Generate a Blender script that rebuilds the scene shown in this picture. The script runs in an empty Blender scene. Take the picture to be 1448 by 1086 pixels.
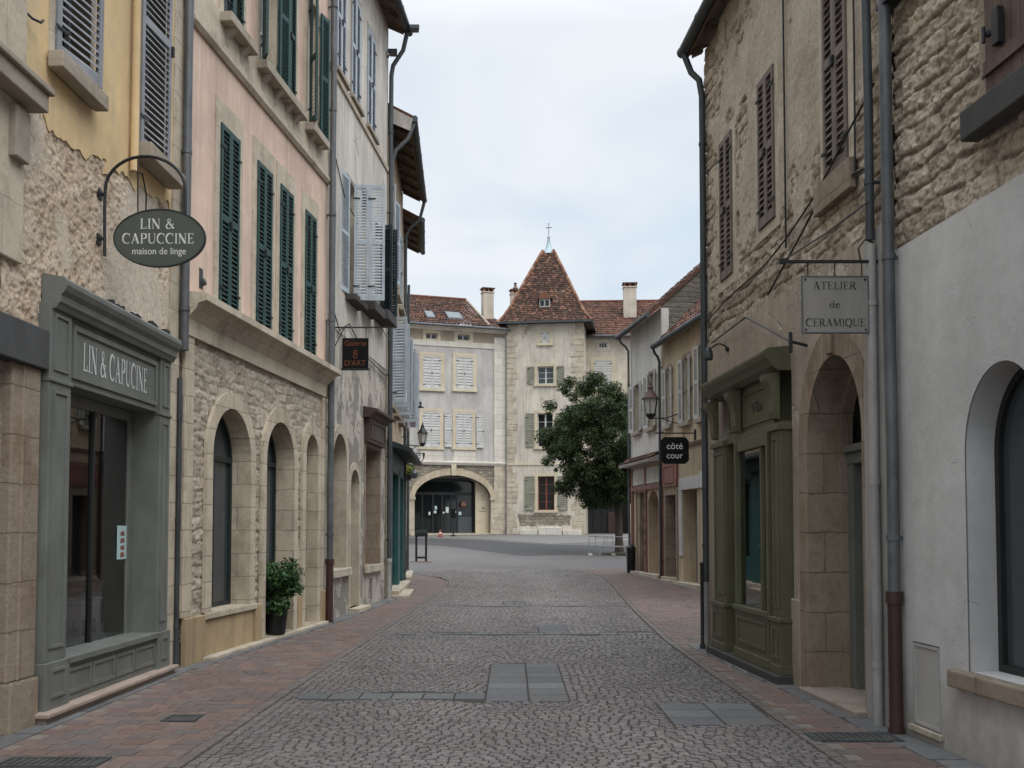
import bpy, math, random
from mathutils import Vector, Matrix, noise as mnoise
from mathutils.geometry import tessellate_polygon
R = math.radians
rnd = random.Random(7)
scene = bpy.context.scene
COL = scene.collection

# ---------------------------------------------------------------- camera, sky, sun, exposure
FPX, CX, PITCH, SH, CAMZ = 1400.0, 724.0, R(2.5), 145.0, 1.71
cam_d = bpy.data.cameras.new('camera'); cam = bpy.data.objects.new('camera', cam_d); COL.objects.link(cam)
cam.location = (0, 0, CAMZ); cam.rotation_euler = (R(90) + PITCH, 0, 0)
cam_d.sensor_width = 36; cam_d.lens = 36 * FPX / 1448; cam_d.shift_y = SH / 1448
cam_d.clip_start = 0.1; cam_d.clip_end = 2000
scene.camera = cam
scene.view_settings.view_transform = 'Standard'; scene.view_settings.look = 'None'
scene.view_settings.gamma = 1.0; scene.view_settings.exposure = 0.12
SUN_EL, SUN_ROT = R(52), R(140)

world = bpy.data.worlds.new('World'); scene.world = world; world.use_nodes = True
wt = world.node_tree; wt.nodes.clear()
def wn(t, **k):
    n = wt.nodes.new(t)
    for a, b in k.items(): setattr(n, a, b)
    return n
def wl(a, b): wt.links.new(a, b)
sky = wn('ShaderNodeTexSky', sky_type='NISHITA', sun_disc=False, sun_elevation=SUN_EL, sun_rotation=SUN_ROT)
sky.air_density = 1.0; sky.dust_density = 2.0
tc = wn('ShaderNodeTexCoord'); sp = wn('ShaderNodeSeparateXYZ'); wl(tc.outputs['Generated'], sp.inputs[0])
mp = wn('ShaderNodeMapping'); mp.inputs['Scale'].default_value = (1.0, 1.0, 2.6); mp.inputs['Rotation'].default_value = (0, R(14), 0)
wl(tc.outputs['Generated'], mp.inputs[0])
nz = wn('ShaderNodeTexNoise'); nz.inputs['Scale'].default_value = 2.6; nz.inputs['Detail'].default_value = 4.0
nz.inputs['Roughness'].default_value = 0.45; nz.inputs['Distortion'].default_value = 0.6; wl(mp.outputs[0], nz.inputs['Vector'])
cr = wn('ShaderNodeValToRGB'); wl(nz.outputs['Fac'], cr.inputs[0])
cr.color_ramp.elements[0].position = 0.36; cr.color_ramp.elements[0].color = (6.5, 7.55, 8.6, 1)
cr.color_ramp.elements[1].position = 0.62; cr.color_ramp.elements[1].color = (8.6, 8.95, 9.4, 1)
# overcast sky: brighter overhead than low down
gr = wn('ShaderNodeMapRange'); gr.inputs['From Min'].default_value = 0.46; gr.inputs['From Max'].default_value = 1.0
gr.inputs['To Min'].default_value = 1.0; gr.inputs['To Max'].default_value = 3.7
wl(sp.outputs['Z'], gr.inputs['Value'])
ml = wn('ShaderNodeMix', data_type='RGBA', blend_type='MULTIPLY'); ml.inputs[0].default_value = 1.0
wl(cr.outputs[0], ml.inputs[6]); wl(gr.outputs[0], ml.inputs[7])
mx = wn('ShaderNodeMix', data_type='RGBA'); mx.inputs[0].default_value = 0.9
wl(sky.outputs[0], mx.inputs[6]); wl(ml.outputs[2], mx.inputs[7])
bg = wn('ShaderNodeBackground'); bg.inputs['Strength'].default_value = 0.1; wl(mx.outputs[2], bg.inputs[0])
wo = wn('ShaderNodeOutputWorld'); wl(bg.outputs[0], wo.inputs[0])

sl = bpy.data.lights.new('sun', 'SUN'); so = bpy.data.objects.new('sun', sl); COL.objects.link(so)
sl.energy = 1.5; sl.angle = R(40); sl.color = (1.0, 0.965, 0.92)
# Nishita sun_rotation is measured clockwise from +Y seen from above
sdir = Vector((math.sin(SUN_ROT) * math.cos(SUN_EL), math.cos(SUN_ROT) * math.cos(SUN_EL), math.sin(SUN_EL)))
so.rotation_euler = (-sdir).to_track_quat('-Z', 'Y').to_euler()

# ---------------------------------------------------------------- helpers
_c, _s = math.cos(PITCH), math.sin(PITCH)
def ray(px, py):
    v = (543 + SH - py) / FPX
    return Vector(((px - CX) / FPX, _c - v * _s, _s + v * _c))
def at(px, py, Y):
    d = ray(px, py); return Vector((0, 0, CAMZ)) + d * (Y / d.y)
GP = [(-60, 0), (20, 0), (25, .05), (30, .17), (34, .25), (42, .45), (46, .6), (50, .8), (56, 1.15), (62, 1.45), (75, 1.6), (400, 1.6)]
def g(y):
    for (a, b), (c, d) in zip(GP, GP[1:]):
        if y <= c: return b + (d - b) * (y - a) / (c - a)
    return GP[-1][1]

def tag(o, label=None, cat=None, group=None, kind=None):
    if label: o['label'] = label
    if cat: o['category'] = cat
    if group: o['group'] = group
    if kind: o['kind'] = kind
    return o
def thing(name, label, cat, loc=(0, 0, 0), rz=0.0, group=None):
    o = bpy.data.objects.new(name, None); COL.objects.link(o)
    o.empty_display_size = 0.2
    o.location = loc; o.rotation_euler = (0, 0, rz)
    return tag(o, label, cat, group)

class MB:
    def __init__(s): s.v = []; s.f = []; s.c = []
    def add(s, vs, fs, col=None):
        b = len(s.v); s.v += [tuple(p) for p in vs]
        for f in fs: s.f.append([b + i for i in f]); s.c.append(col)
        return s
    def quad(s, a, b, c, d, col=None): return s.add([a, b, c, d], [(0, 1, 2, 3)], col)
    def box(s, x0, x1, y0, y1, z0, z1, col=None, M=None):
        vs = [Vector((x, y, z)) for z in (z0, z1) for y in (y0, y1) for x in (x0, x1)]
        if M is not None: vs = [M @ v for v in vs]
        return s.add(vs, [(0, 2, 3, 1), (4, 5, 7, 6), (0, 1, 5, 4), (1, 3, 7, 5), (3, 2, 6, 7), (2, 0, 4, 6)], col)
    def poly(s, polys, y, flip=False, axis='y', col=None):
        """flat polygon with holes, given in (u, z), at depth y"""
        pl = [[Vector((p[0], p[1], 0)) for p in q] for q in polys]
        flat = [p for q in polys for p in q]
        b = len(s.v); s.v += [(p[0], y, p[1]) for p in flat]
        for t in tessellate_polygon(pl):
            s.f.append([b + i for i in t]); s.c.append(col)
        return s
    def rim(s, poly, y0, y1, col=None):
        n = len(poly)
        for i in range(n):
            a, b = poly[i], poly[(i + 1) % n]
            s.quad((a[0], y0, a[1]), (b[0], y0, b[1]), (b[0], y1, b[1]), (a[0], y1, a[1]), col)
        return s
    def prism(s, poly, y0, y1, col=None):
        s.poly([poly], y0, col=col); s.poly([poly], y1, col=col); return s.rim(poly, y0, y1, col)
    def ring(s, outer, inner, y0, y1, yin=None, col=None):
        s.poly([outer, inner], y0, col=col); s.rim(outer, y0, y1, col); return s.rim(inner, y0, y1 if yin is None else yin, col)
    def profile(s, prof, u0, u1, col=None):
        """profile in (y, z) swept along u, closed ends"""
        n = len(prof)
        for i in range(n):
            a, b = prof[i], prof[(i + 1) % n]
            s.quad((u0, a[0], a[1]), (u1, a[0], a[1]), (u1, b[0], b[1]), (u0, b[0], b[1]), col)
        pl = [[Vector((p[0], p[1], 0)) for p in prof]]
        for u in (u0, u1):
            bb = len(s.v); s.v += [(u, p[0], p[1]) for p in prof]
            for t in tessellate_polygon(pl): s.f.append([bb + i for i in t]); s.c.append(col)
        return s
    def tube(s, pts, r, n=8, cap=True, col=None):
        pts = [Vector(p) for p in pts]; rs = r if isinstance(r, (list, tuple)) else [r] * len(pts)
        b0 = len(s.v); ref = None
        for i, p in enumerate(pts):
            d = (pts[min(i + 1, len(pts) - 1)] - pts[max(i - 1, 0)]).normalized()
            if ref is None:
                ref = d.orthogonal().normalized()
            ref = (ref - d * ref.dot(d)).normalized(); w = d.cross(ref)
            for k in range(n):
                a = 2 * math.pi * k / n
                s.v.append(tuple(p + (ref * math.cos(a) + w * math.sin(a)) * rs[i]))
        for i in range(len(pts) - 1):
            for k in range(n):
                s.f.append([b0 + i * n + k, b0 + i * n + (k + 1) % n, b0 + (i + 1) * n + (k + 1) % n, b0 + (i + 1) * n + k]); s.c.append(col)
        if cap:
            s.f.append([b0 + k for k in range(n)][::-1]); s.c.append(col)
            e = b0 + (len(pts) - 1) * n; s.f.append([e + k for k in range(n)]); s.c.append(col)
        return s
    def lathe(s, prof, c=(0, 0, 0), n=20, col=None, rot=0.0):
        b0 = len(s.v)
        for (r, z) in prof:
            for k in range(n):
                a = 2 * math.pi * k / n + rot
                s.v.append((c[0] + r * math.cos(a), c[1] + r * math.sin(a), c[2] + z))
        for i in range(len(prof) - 1):
            for k in range(n):
                s.f.append([b0 + i * n + k, b0 + i * n + (k + 1) % n, b0 + (i + 1) * n + (k + 1) % n, b0 + (i + 1) * n + k]); s.c.append(col)
        s.f.append([b0 + k for k in range(n)][::-1]); s.c.append(col)
        e = b0 + (len(prof) - 1) * n; s.f.append([e + k for k in range(n)]); s.c.append(col)
        return s
    def split(s, name, mat, parent=None, **k):
        par = list(range(len(s.v)))
        def find(i):
            while par[i] != i: par[i] = par[par[i]]; i = par[i]
            return i
        for f in s.f:
            for i in f[1:]: par[find(i)] = find(f[0])
        gr = {}
        for f, cc in zip(s.f, s.c): gr.setdefault(find(f[0]), []).append((f, cc))
        out = []
        for fs in gr.values():
            m_ = MB(); mp_ = {}
            for f, cc in fs:
                for i in f:
                    if i not in mp_: mp_[i] = len(m_.v); m_.v.append(s.v[i])
                m_.f.append([mp_[i] for i in f]); m_.c.append(cc)
            out.append(m_.build(name, mat, parent, **k))
        return out
    def build(s, name, mat, parent=None, smooth=False, bevel=0.0, loc=None, rz=0.0):
        me = bpy.data.meshes.new(name); me.from_pydata(s.v, [], s.f); me.update()
        if any(c is not None for c in s.c):
            ca = me.color_attributes.new('Col', 'FLOAT_COLOR', 'CORNER')
            buf = []
            for f, c in zip(s.f, s.c):
                c = c or (1, 1, 1); buf += [c[0], c[1], c[2], 1.0] * len(f)
            ca.data.foreach_set('color', buf)
        o = bpy.data.objects.new(name, me); COL.objects.link(o)
        if isinstance(mat, (list, tuple)):
            for m in mat: me.materials.append(m)
        else: me.materials.append(mat)
        if smooth: me.polygons.foreach_set('use_smooth', [True] * len(me.polygons)); me.set_sharp_from_angle(angle=R(38))
        if bevel:
            b = o.modifiers.new('bevel', 'BEVEL'); b.width = bevel; b.segments = 2; b.limit_method = 'ANGLE'; b.angle_limit = R(40); b.use_clamp_overlap = True
        if parent is not None: o.parent = parent
        if loc is not None: o.location = loc
        if rz: o.rotation_euler.z = rz
        return o

def rect(u0, u1, z0, z1): return [(u0, z0), (u1, z0), (u1, z1), (u0, z1)]
def arch(u0, u1, z0, zs, zt, n=20, point=0.0):
    uc, a, b = (u0 + u1) / 2, (u1 - u0) / 2, zt - zs
    pts = [(u0, z0), (u1, z0)]
    for i in range(n + 1):
        t = math.pi * i / n
        pts.append((uc + a * math.cos(t), zs + b * math.sin(t) ** (1 - point)))
    return pts
def jag(pts, step=.12, amp=.03, seed=0):
    """irregular broken outline"""
    q = random.Random(seed); out = []
    n = len(pts)
    for i in range(n):
        a, b = Vector(pts[i]), Vector(pts[(i + 1) % n]); L = (b - a).length; k = max(1, int(L / step))
        nr = Vector((-(b - a).y, (b - a).x)).normalized()
        for j in range(k):
            p = a.lerp(b, j / k)
            if j: p = p + nr * q.uniform(-amp, amp) + (b - a).normalized() * q.uniform(-.3, .3) * step
            out.append((p.x, p.y))
    return out

class Fac:
    """a house whose street front runs from P0 (x = 0) along local +x; local +y goes into the house"""
    def __init__(s, name, label, cat, P0, P1, base=0.0, group=None):
        s.P0 = Vector((P0[0], P0[1], base)); d = Vector((P1[0] - P0[0], P1[1] - P0[1], 0)); s.L = d.length
        s.ex = d.normalized(); s.ey = Vector((-s.ex.y, s.ex.x, 0)); s.base = base
        s.rz = math.atan2(s.ex.y, s.ex.x)
        s.root = thing(name, label, cat, s.P0, s.rz, group); s.holes = []
    def uz(s, px, py, off=0.0):
        d = ray(px, py); o = Vector((0, 0, CAMZ)); p0 = s.P0 + s.ey * off
        t = (p0 - o).dot(s.ey) / d.dot(s.ey); p = o + d * t - s.P0
        return p.dot(s.ex), p.z
    def box(s, pa, pb, yt, yb, off=0.0):
        """heights read at pa"""
        ua, zt = s.uz(pa, yt, off); _, zb = s.uz(pa, yb, off); ub, _ = s.uz(pb, (yt + yb) / 2, off)
        return min(ua, ub), max(ua, ub), zb, zt
    def world(s, u, y, z): return s.P0 + s.ex * u + s.ey * y + Vector((0, 0, z))
    def wall(s, name, outline, mat, y=0.0, t=0.25):
        us = [p[0] for p in outline]; zs = [p[1] for p in outline]
        mb = MB(); hs = []
        for poly, dep in s.holes:
            cu = sum(p[0] for p in poly) / len(poly); cz = sum(p[1] for p in poly) / len(poly)
            if min(us) < cu < max(us) and min(zs) < cz < max(zs): hs.append((poly, dep))
        mb.poly([outline] + [h[0] for h in hs], y); mb.rim(outline, y, y + t)
        for poly, dep in hs:
            if dep: mb.rim(poly, y, y + dep)
        return mb.build(name, mat, s.root)
    def shell(s, u0, u1, dep, z1, mat, z0=-.4):
        mb = MB()
        mb.quad((u0, .26, z0), (u0, dep, z0), (u0, dep, z1), (u0, .26, z1))
        mb.quad((u1, .26, z0), (u1, dep, z0), (u1, dep, z1), (u1, .26, z1))
        mb.quad((u0, dep, z0), (u1, dep, z0), (u1, dep, z1), (u0, dep, z1))
        return mb.build('side_wall', mat, s.root)

# ---------------------------------------------------------------- materials
class NT:
    def __init__(s, name, rough=.85, spec=.3, metal=0.0):
        s.m = bpy.data.materials.new(name); s.m.use_nodes = True; s.nt = s.m.node_tree
        s.b = s.nt.nodes['Principled BSDF']; s.b.inputs['Roughness'].default_value = rough
        s.b.inputs['Specular IOR Level'].default_value = spec; s.b.inputs['Metallic'].default_value = metal
    def n(s, t, **k):
        x = s.nt.nodes.new(t)
        for a, b in k.items(): setattr(x, a, b)
        return x
    def put(s, sock, v):
        if hasattr(v, 'is_output'): s.nt.links.new(v, sock)
        elif isinstance(v, (tuple, list)) and len(v) == 3 and sock.type == 'RGBA': sock.default_value = (*v, 1)
        else: sock.default_value = v
    def co(s, sc=(1, 1, 1), dist=0.0, dscale=2.0):
        t = s.n('ShaderNodeTexCoord'); m = s.n('ShaderNodeMapping'); m.inputs['Scale'].default_value = sc
        s.nt.links.new(t.outputs['Object'], m.inputs[0]); v = m.outputs[0]
        if dist:
            nz = s.n('ShaderNodeTexNoise'); nz.inputs['Scale'].default_value = dscale; nz.inputs['Detail'].default_value = 3
            s.nt.links.new(t.outputs['Object'], nz.inputs['Vector'])
            a = s.n('ShaderNodeVectorMath', operation='SUBTRACT'); s.nt.links.new(nz.outputs['Color'], a.inputs[0]); a.inputs[1].default_value = (.5, .5, .5)
            b = s.n('ShaderNodeVectorMath', operation='SCALE'); s.nt.links.new(a.outputs[0], b.inputs[0]); b.inputs['Scale'].default_value = dist
            c = s.n('ShaderNodeVectorMath', operation='ADD'); s.nt.links.new(v, c.inputs[0]); s.nt.links.new(b.outputs[0], c.inputs[1]); v = c.outputs[0]
        return v
    def noise(s, v, scale, detail=5, rough=.6, out='Fac'):
        x = s.n('ShaderNodeTexNoise'); s.nt.links.new(v, x.inputs['Vector'])
        x.inputs['Scale'].default_value = scale; x.inputs['Detail'].default_value = detail; x.inputs['Roughness'].default_value = rough
        return x.outputs[out]
    def vor(s, v, scale, feature='F1', rand=1.0, out='Distance'):
        x = s.n('ShaderNodeTexVoronoi', feature=feature); s.nt.links.new(v, x.inputs['Vector'])
        x.inputs['Scale'].default_value = scale; x.inputs['Randomness'].default_value = rand
        return x.outputs[out]
    def ramp(s, fac, stops):
        x = s.n('ShaderNodeValToRGB'); s.nt.links.new(fac, x.inputs[0]); e = x.color_ramp.elements
        while len(e) < len(stops): e.new(.5)
        for q, (p, c) in zip(e, stops):
            q.position = p; q.color = (*c, 1) if isinstance(c, tuple) else (c, c, c, 1)
        return x.outputs[0]
    def mix(s, fac, a, b, blend='MIX'):
        x = s.n('ShaderNodeMix', data_type='RGBA', blend_type=blend)
        s.put(x.inputs[0], fac); s.put(x.inputs[6], a); s.put(x.inputs[7], b); return x.outputs[2]
    def math(s, op, a, b=0.0):
        x = s.n('ShaderNodeMath', operation=op); s.put(x.inputs[0], a); s.put(x.inputs[1], b); return x.outputs[0]
    def bump(s, h, strength=.5, dist=.02, normal=None):
        x = s.n('ShaderNodeBump'); s.nt.links.new(h, x.inputs['Height']); x.inputs['Strength'].default_value = strength; x.inputs['Distance'].default_value = dist
        if normal is not None: s.nt.links.new(normal, x.inputs['Normal'])
        return x.outputs[0]
    def done(s, col=None, normal=None, rough=None):
        if col is not None: s.put(s.b.inputs['Base Color'], col)
        if normal is not None: s.nt.links.new(normal, s.b.inputs['Normal'])
        if rough is not None: s.put(s.b.inputs['Roughness'], rough)
        return s.m
def sc3(c, k): return tuple(min(.95, x * k) for x in c)
def lerp3(a, b, t): return tuple(x + (y - x) * t for x, y in zip(a, b))

def plaster(name, c, stain=(.12, .105, .09), amt=.35, rough_b=.35, patch=None, pamt=0.0, splash=False):
    t = NT(name, .92, .15); v = t.co()
    big = t.noise(t.co((.6, .6, .45), .5, .8), 1.3, 5, .65)
    col = t.mix(t.ramp(big, [(.36, 0.0), (.66, 1.0)]), sc3(c, .8), sc3(c, 1.12))
    st = t.noise(t.co((3.4, 3.4, .22), .25, 1.5), 1.6, 6, .7)
    col = t.mix(t.math('MULTIPLY', t.ramp(st, [(.47, 0.0), (.72, 1.0)]), amt), col, stain)
    sp_ = t.noise(v, 9, 6, .7)
    col = t.mix(t.math('MULTIPLY', t.ramp(sp_, [(.55, 0.0), (.8, 1.0)]), amt * .7), col, sc3(c, .55))
    h = t.math('ADD', t.math('MULTIPLY', t.noise(v, 38, 4, .6), .25), t.noise(v, 5, 5, .6))
    if splash:
        # rain splash dirt and hairline cracks
        s3 = t.n('ShaderNodeSeparateXYZ'); tcn = t.n('ShaderNodeTexCoord'); t.nt.links.new(tcn.outputs['Object'], s3.inputs[0])
        hz = t.math('SUBTRACT', t.math('MULTIPLY', t.noise(t.co((1.6, 1, .8), .3, 3), 2.2, 7, .7), 1.5), s3.outputs[2])
        col = t.mix(t.math('MULTIPLY', t.ramp(hz, [(.1, 0.0), (.75, 1.0)]), .7), col, (.25, .215, .175))
        ck = t.vor(t.co((1, 1, .7), .5, 1.6), .8, 'DISTANCE_TO_EDGE'); ck = t.math('MULTIPLY', t.ramp(ck, [(.0, 1.0), (.004, 0.0)]), t.ramp(t.noise(t.co(), 2.3, 4, .6), [(.52, 0.0), (.6, .5)]))
        col = t.mix(ck, col, (.17, .155, .14)); h = t.math('SUBTRACT', h, ck)
    if patch:
        pm = t.ramp(t.noise(t.co((1, 1, .8), .6, 2), 1.1, 6, .68), [(.56 - pamt, 0.0), (.59 - pamt, 1.0)])
        col = t.mix(pm, col, patch); h = t.math('ADD', h, t.math('MULTIPLY', t.math('MULTIPLY', pm, t.noise(v, 11, 6, .75)), -1.3))
    return t.done(col, t.bump(h, rough_b, .02))

def rough_render(name, c, dark=(.17, .13, .095), light=None, strength=.75):
    """broken, weathered lime render over stone"""
    t = NT(name, .95, .1); light = light or sc3(c, 1.2)
    n0 = t.noise(t.co((1, 1, .8), .5, 1.2), .9, 5, .6); n1 = t.noise(t.co((1, 1, 1.2), .2, 4), 3.2, 10, .74)
    n2 = t.noise(t.co((1, 1, 1.3), .08, 6), 13, 9, .78); v = t.vor(t.co((1, 1, 1.2), .12, 7), 17)
    col = t.mix(t.ramp(n1, [(.32, 0.0), (.64, 1.0)]), sc3(c, .82), light)
    col = t.mix(t.math('MULTIPLY', t.ramp(n0, [(.48, 0.0), (.6, 1.0)]), .6), col, lerp3(light, (.6, .55, .48), .45))
    pit = t.ramp(n2, [(.36, 1.0), (.47, 0.0)])
    col = t.mix(t.math('MULTIPLY', pit, .6), col, dark)
    col = t.mix(t.math('MULTIPLY', t.ramp(v, [(.0, 0.0), (.6, 1.0)]), .35), col, sc3(c, .6))
    h = t.math('ADD', t.math('MULTIPLY', n1, 1.2), t.math('MULTIPLY', n2, 1.3)); h = t.math('ADD', h, t.math('MULTIPLY', v, -.5))
    h = t.math('ADD', h, t.math('MULTIPLY', t.noise(t.co(), 60, 4, .7), .25))
    return t.done(col, t.bump(h, strength, .04))

def rubble(name, cols, mortar, bw=.34, bh=.17, wav=.1, strength=.9, dist=.05, joint=.02, rough=1.0):
    """roughly coursed stones with crumbling faces"""
    t = NT(name, .95, .1)
    v = t.co((1, 1, 1), wav, 2.2); w2 = t.n('ShaderNodeTexNoise'); w2.inputs['Scale'].default_value = 11; w2.inputs['Detail'].default_value = 5; t.nt.links.new(v, w2.inputs['Vector'])
    q1 = t.n('ShaderNodeVectorMath', operation='SUBTRACT'); t.nt.links.new(w2.outputs['Color'], q1.inputs[0]); q1.inputs[1].default_value = (.5, .5, .5)
    q2 = t.n('ShaderNodeVectorMath', operation='SCALE'); t.nt.links.new(q1.outputs[0], q2.inputs[0]); q2.inputs['Scale'].default_value = .07
    q3 = t.n('ShaderNodeVectorMath', operation='ADD'); t.nt.links.new(v, q3.inputs[0]); t.nt.links.new(q2.outputs[0], q3.inputs[1])
    sx = t.n('ShaderNodeSeparateXYZ'); t.nt.links.new(q3.outputs[0], sx.inputs[0]); cb = t.n('ShaderNodeCombineXYZ'); t.nt.links.new(sx.outputs[0], cb.inputs[0]); t.nt.links.new(sx.outputs[2], cb.inputs[1])
    br = t.n('ShaderNodeTexBrick'); t.nt.links.new(cb.outputs[0], br.inputs['Vector']); br.offset = .37; br.squash = 1.5; br.squash_frequency = 3
    for k, x in (('Scale', 1), ('Brick Width', bw), ('Row Height', bh), ('Mortar Size', joint), ('Mortar Smooth', .9), ('Bias', 0)): br.inputs[k].default_value = x
    br.inputs['Color1'].default_value = (0, 0, 0, 1); br.inputs['Color2'].default_value = (1, 1, 1, 1); br.inputs['Mortar'].default_value = (.5, .5, .5, 1)
    n1 = t.noise(t.co((1, 1, 2.0), .2, 5), 6, 10, .75); n2 = t.noise(t.co((1, 1, 1.5), .1, 8), 19, 8, .75); n0 = t.noise(t.co((1, 1, 1.1), .4, 2), 1.1, 5, .6)
    stone = t.ramp(br.outputs['Color'], [(i_ / (len(cols) - 1), x) for i_, x in enumerate(cols)])
    stone = t.mix(1.0, stone, t.ramp(n0, [(.3, .8), (.7, 1.18)]), 'MULTIPLY')
    mm = t.ramp(t.math('ADD', br.outputs['Fac'], t.math('MULTIPLY', t.math('SUBTRACT', n1, .5), .9)), [(.35, 0.0), (.75, 1.0)])
    col = t.mix(t.math('MULTIPLY', mm, .8), stone, mortar)
    col = t.mix(t.math('MULTIPLY', t.ramp(n1, [(.36, 1.0), (.5, 0.0)]), .55 * rough), col, sc3(cols[0], .42))
    col = t.mix(t.math('MULTIPLY', t.ramp(n2, [(.38, 1.0), (.5, 0.0)]), .35 * rough), col, sc3(cols[0], .5))
    h = t.math('ADD', t.math('MULTIPLY', br.outputs['Fac'], -.9), t.math('MULTIPLY', n1, 1.5 * rough)); h = t.math('ADD', h, t.math('MULTIPLY', n2, .8 * rough))
    return t.done(col, t.bump(h, strength, dist))

def ashlar(name, c, bw=.6, bh=.34, joint=.008, amt=.3, stain=(.16, .12, .085), strength=.5):
    t = NT(name, .9, .2); tcn = t.n('ShaderNodeTexCoord'); s_ = t.n('ShaderNodeSeparateXYZ'); t.nt.links.new(tcn.outputs['Object'], s_.inputs[0])
    wx = t.math('MULTIPLY', t.math('SUBTRACT', t.noise(t.co(), 4, 5, .65), .5), .06)
    cb = t.n('ShaderNodeCombineXYZ'); t.nt.links.new(t.math('ADD', t.math('ADD', s_.outputs[0], s_.outputs[1]), wx), cb.inputs[0]); t.nt.links.new(t.math('ADD', s_.outputs[2], wx), cb.inputs[1])
    br = t.n('ShaderNodeTexBrick'); t.nt.links.new(cb.outputs[0], br.inputs['Vector'])
    br.inputs['Scale'].default_value = 1.0; br.inputs['Brick Width'].default_value = bw; br.inputs['Row Height'].default_value = bh
    br.inputs['Mortar Size'].default_value = joint; br.inputs['Mortar Smooth'].default_value = .3; br.inputs['Bias'].default_value = 0
    br.inputs['Color1'].default_value = (*sc3(c, .92), 1); br.inputs['Color2'].default_value = (*sc3(c, 1.09), 1); br.inputs['Mortar'].default_value = (*sc3(c, .62), 1)
    n1 = t.noise(t.co((1, 1, .7), .3, 2), 2.2, 7, .7); n2 = t.noise(t.co(), 16, 6, .7)
    col = t.mix(t.math('MULTIPLY', t.ramp(n1, [(.46, 0.0), (.74, 1.0)]), amt * 1.6), br.outputs['Color'], stain)
    col = t.mix(t.math('MULTIPLY', t.ramp(n2, [(.5, 0.0), (.75, 1.0)]), amt), col, sc3(c, .5))
    h = t.math('ADD', t.math('MULTIPLY', br.outputs['Fac'], -1.2), t.math('ADD', t.math('MULTIPLY', n2, .5), n1))
    return t.done(col, t.bump(h, strength, .02))

def paint(name, c, rough=.5, spec=.35, wear=.25, bump_=.12):
    t = NT(name, rough, spec); v = t.co()
    n1 = t.noise(t.co((1.6, 1.6, .7), .3, 2), 2.4, 6, .65); n2 = t.noise(v, 30, 4, .7)
    col = t.mix(t.ramp(n1, [(.35, 0.0), (.7, 1.0)]), sc3(c, 1 - wear), sc3(c, 1 + wear * .6))
    col = t.mix(t.math('MULTIPLY', t.ramp(n2, [(.55, 0.0), (.8, 1.0)]), wear), col, sc3(c, .5))
    r_ = t.math('ADD', t.math('MULTIPLY', n1, .25), rough - .12)
    return t.done(col, t.bump(t.math('ADD', n2, n1), bump_, .006), r_)
def metal(name, c, rough=.5, m=.5, wear=.3):
    t = NT(name, rough, .4, m); v = t.co((1, 1, .4), .2, 3); n1 = t.noise(v, 5, 6, .7)
    col = t.mix(t.ramp(n1, [(.35, 0.0), (.68, 1.0)]), sc3(c, 1 - wear), sc3(c, 1 + wear))
    return t.done(col, t.bump(t.noise(t.co(), 30, 3, .6), .08, .004), t.math('ADD', t.math('MULTIPLY', n1, .3), rough - .15))
def attr_mat(name, rough=.85, spec=.25, nscale=9, bstr=.4, bdist=.01, amt=.35, gloss_var=0.0, fine=0):
    t = NT(name, rough, spec); a = t.n('ShaderNodeAttribute', attribute_name='Col')
    n1 = t.noise(t.co(), nscale, 7, .7); n2 = t.noise(t.co(), .7, 4, .6)
    col = t.mix(1.0, a.outputs['Color'], t.ramp(n1, [(.3, 1 - amt), (.7, 1 + amt * .6)]), 'MULTIPLY')
    col = t.mix(1.0, col, t.ramp(n2, [(.3, 1 - amt * .45), (.7, 1 + amt * .3)]), 'MULTIPLY')
    if fine:
        n3 = t.noise(t.co((1, 1, 1.4)), fine, 6, .8); n1 = t.math('ADD', n1, t.math('MULTIPLY', n3, .8)); col = t.mix(1.0, col, t.ramp(n3, [(.3, .72), (.62, 1.12)]), 'MULTIPLY')
    return t.done(col, t.bump(n1, bstr, bdist), t.math('ADD', t.math('MULTIPLY', n2, gloss_var), rough - gloss_var * .5))
def glass(name, tint=(.75, .8, .78), ior=1.5, boost=.06):
    m = bpy.data.materials.new(name); m.use_nodes = True; nt = m.node_tree; nt.nodes.clear()
    f = nt.nodes.new('ShaderNodeFresnel'); f.inputs[0].default_value = ior
    ad = nt.nodes.new('ShaderNodeMath'); ad.operation = 'ADD'; ad.inputs[1].default_value = boost; nt.links.new(f.outputs[0], ad.inputs[0])
    tr = nt.nodes.new('ShaderNodeBsdfTransparent'); tr.inputs[0].default_value = (*tint, 1)
    gl = nt.nodes.new('ShaderNodeBsdfGlossy'); gl.inputs['Roughness'].default_value = .01
    mx_ = nt.nodes.new('ShaderNodeMixShader'); o = nt.nodes.new('ShaderNodeOutputMaterial')
    nt.links.new(ad.outputs[0], mx_.inputs[0]); nt.links.new(tr.outputs[0], mx_.inputs[1]); nt.links.new(gl.outputs[0], mx_.inputs[2]); nt.links.new(mx_.outputs[0], o.inputs[0])
    return m

M = {}
M['glass'] = glass('shop_glass', boost=.17)
t = NT('dark_pane', .06, .5); M['pane'] = t.done((.012, .014, .015), t.bump(t.noise(t.co(), 1.5, 2, .5), .03, .02))
t = NT('grey_pane', .1, .5); M['pane_grey'] = t.done((.05, .06, .066), t.bump(t.noise(t.co(), 1.5, 2, .5), .03, .02))
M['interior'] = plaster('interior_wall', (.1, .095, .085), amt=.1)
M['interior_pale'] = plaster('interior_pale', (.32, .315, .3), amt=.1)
M['limestone'] = ashlar('limestone', (.5, .43, .33), amt=.42)
M['limestone_smooth'] = ashlar('limestone_smooth', (.5, .435, .34), 1.4, .9, .004, .42)
M['limestone_pale'] = ashlar('limestone_pale', (.6, .555, .48), .7, .45, .01, .12)
M['limestone_brown'] = ashlar('limestone_brown', (.28, .225, .17), .62, .42, .006, .55, (.16, .1, .065), .9)
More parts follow.
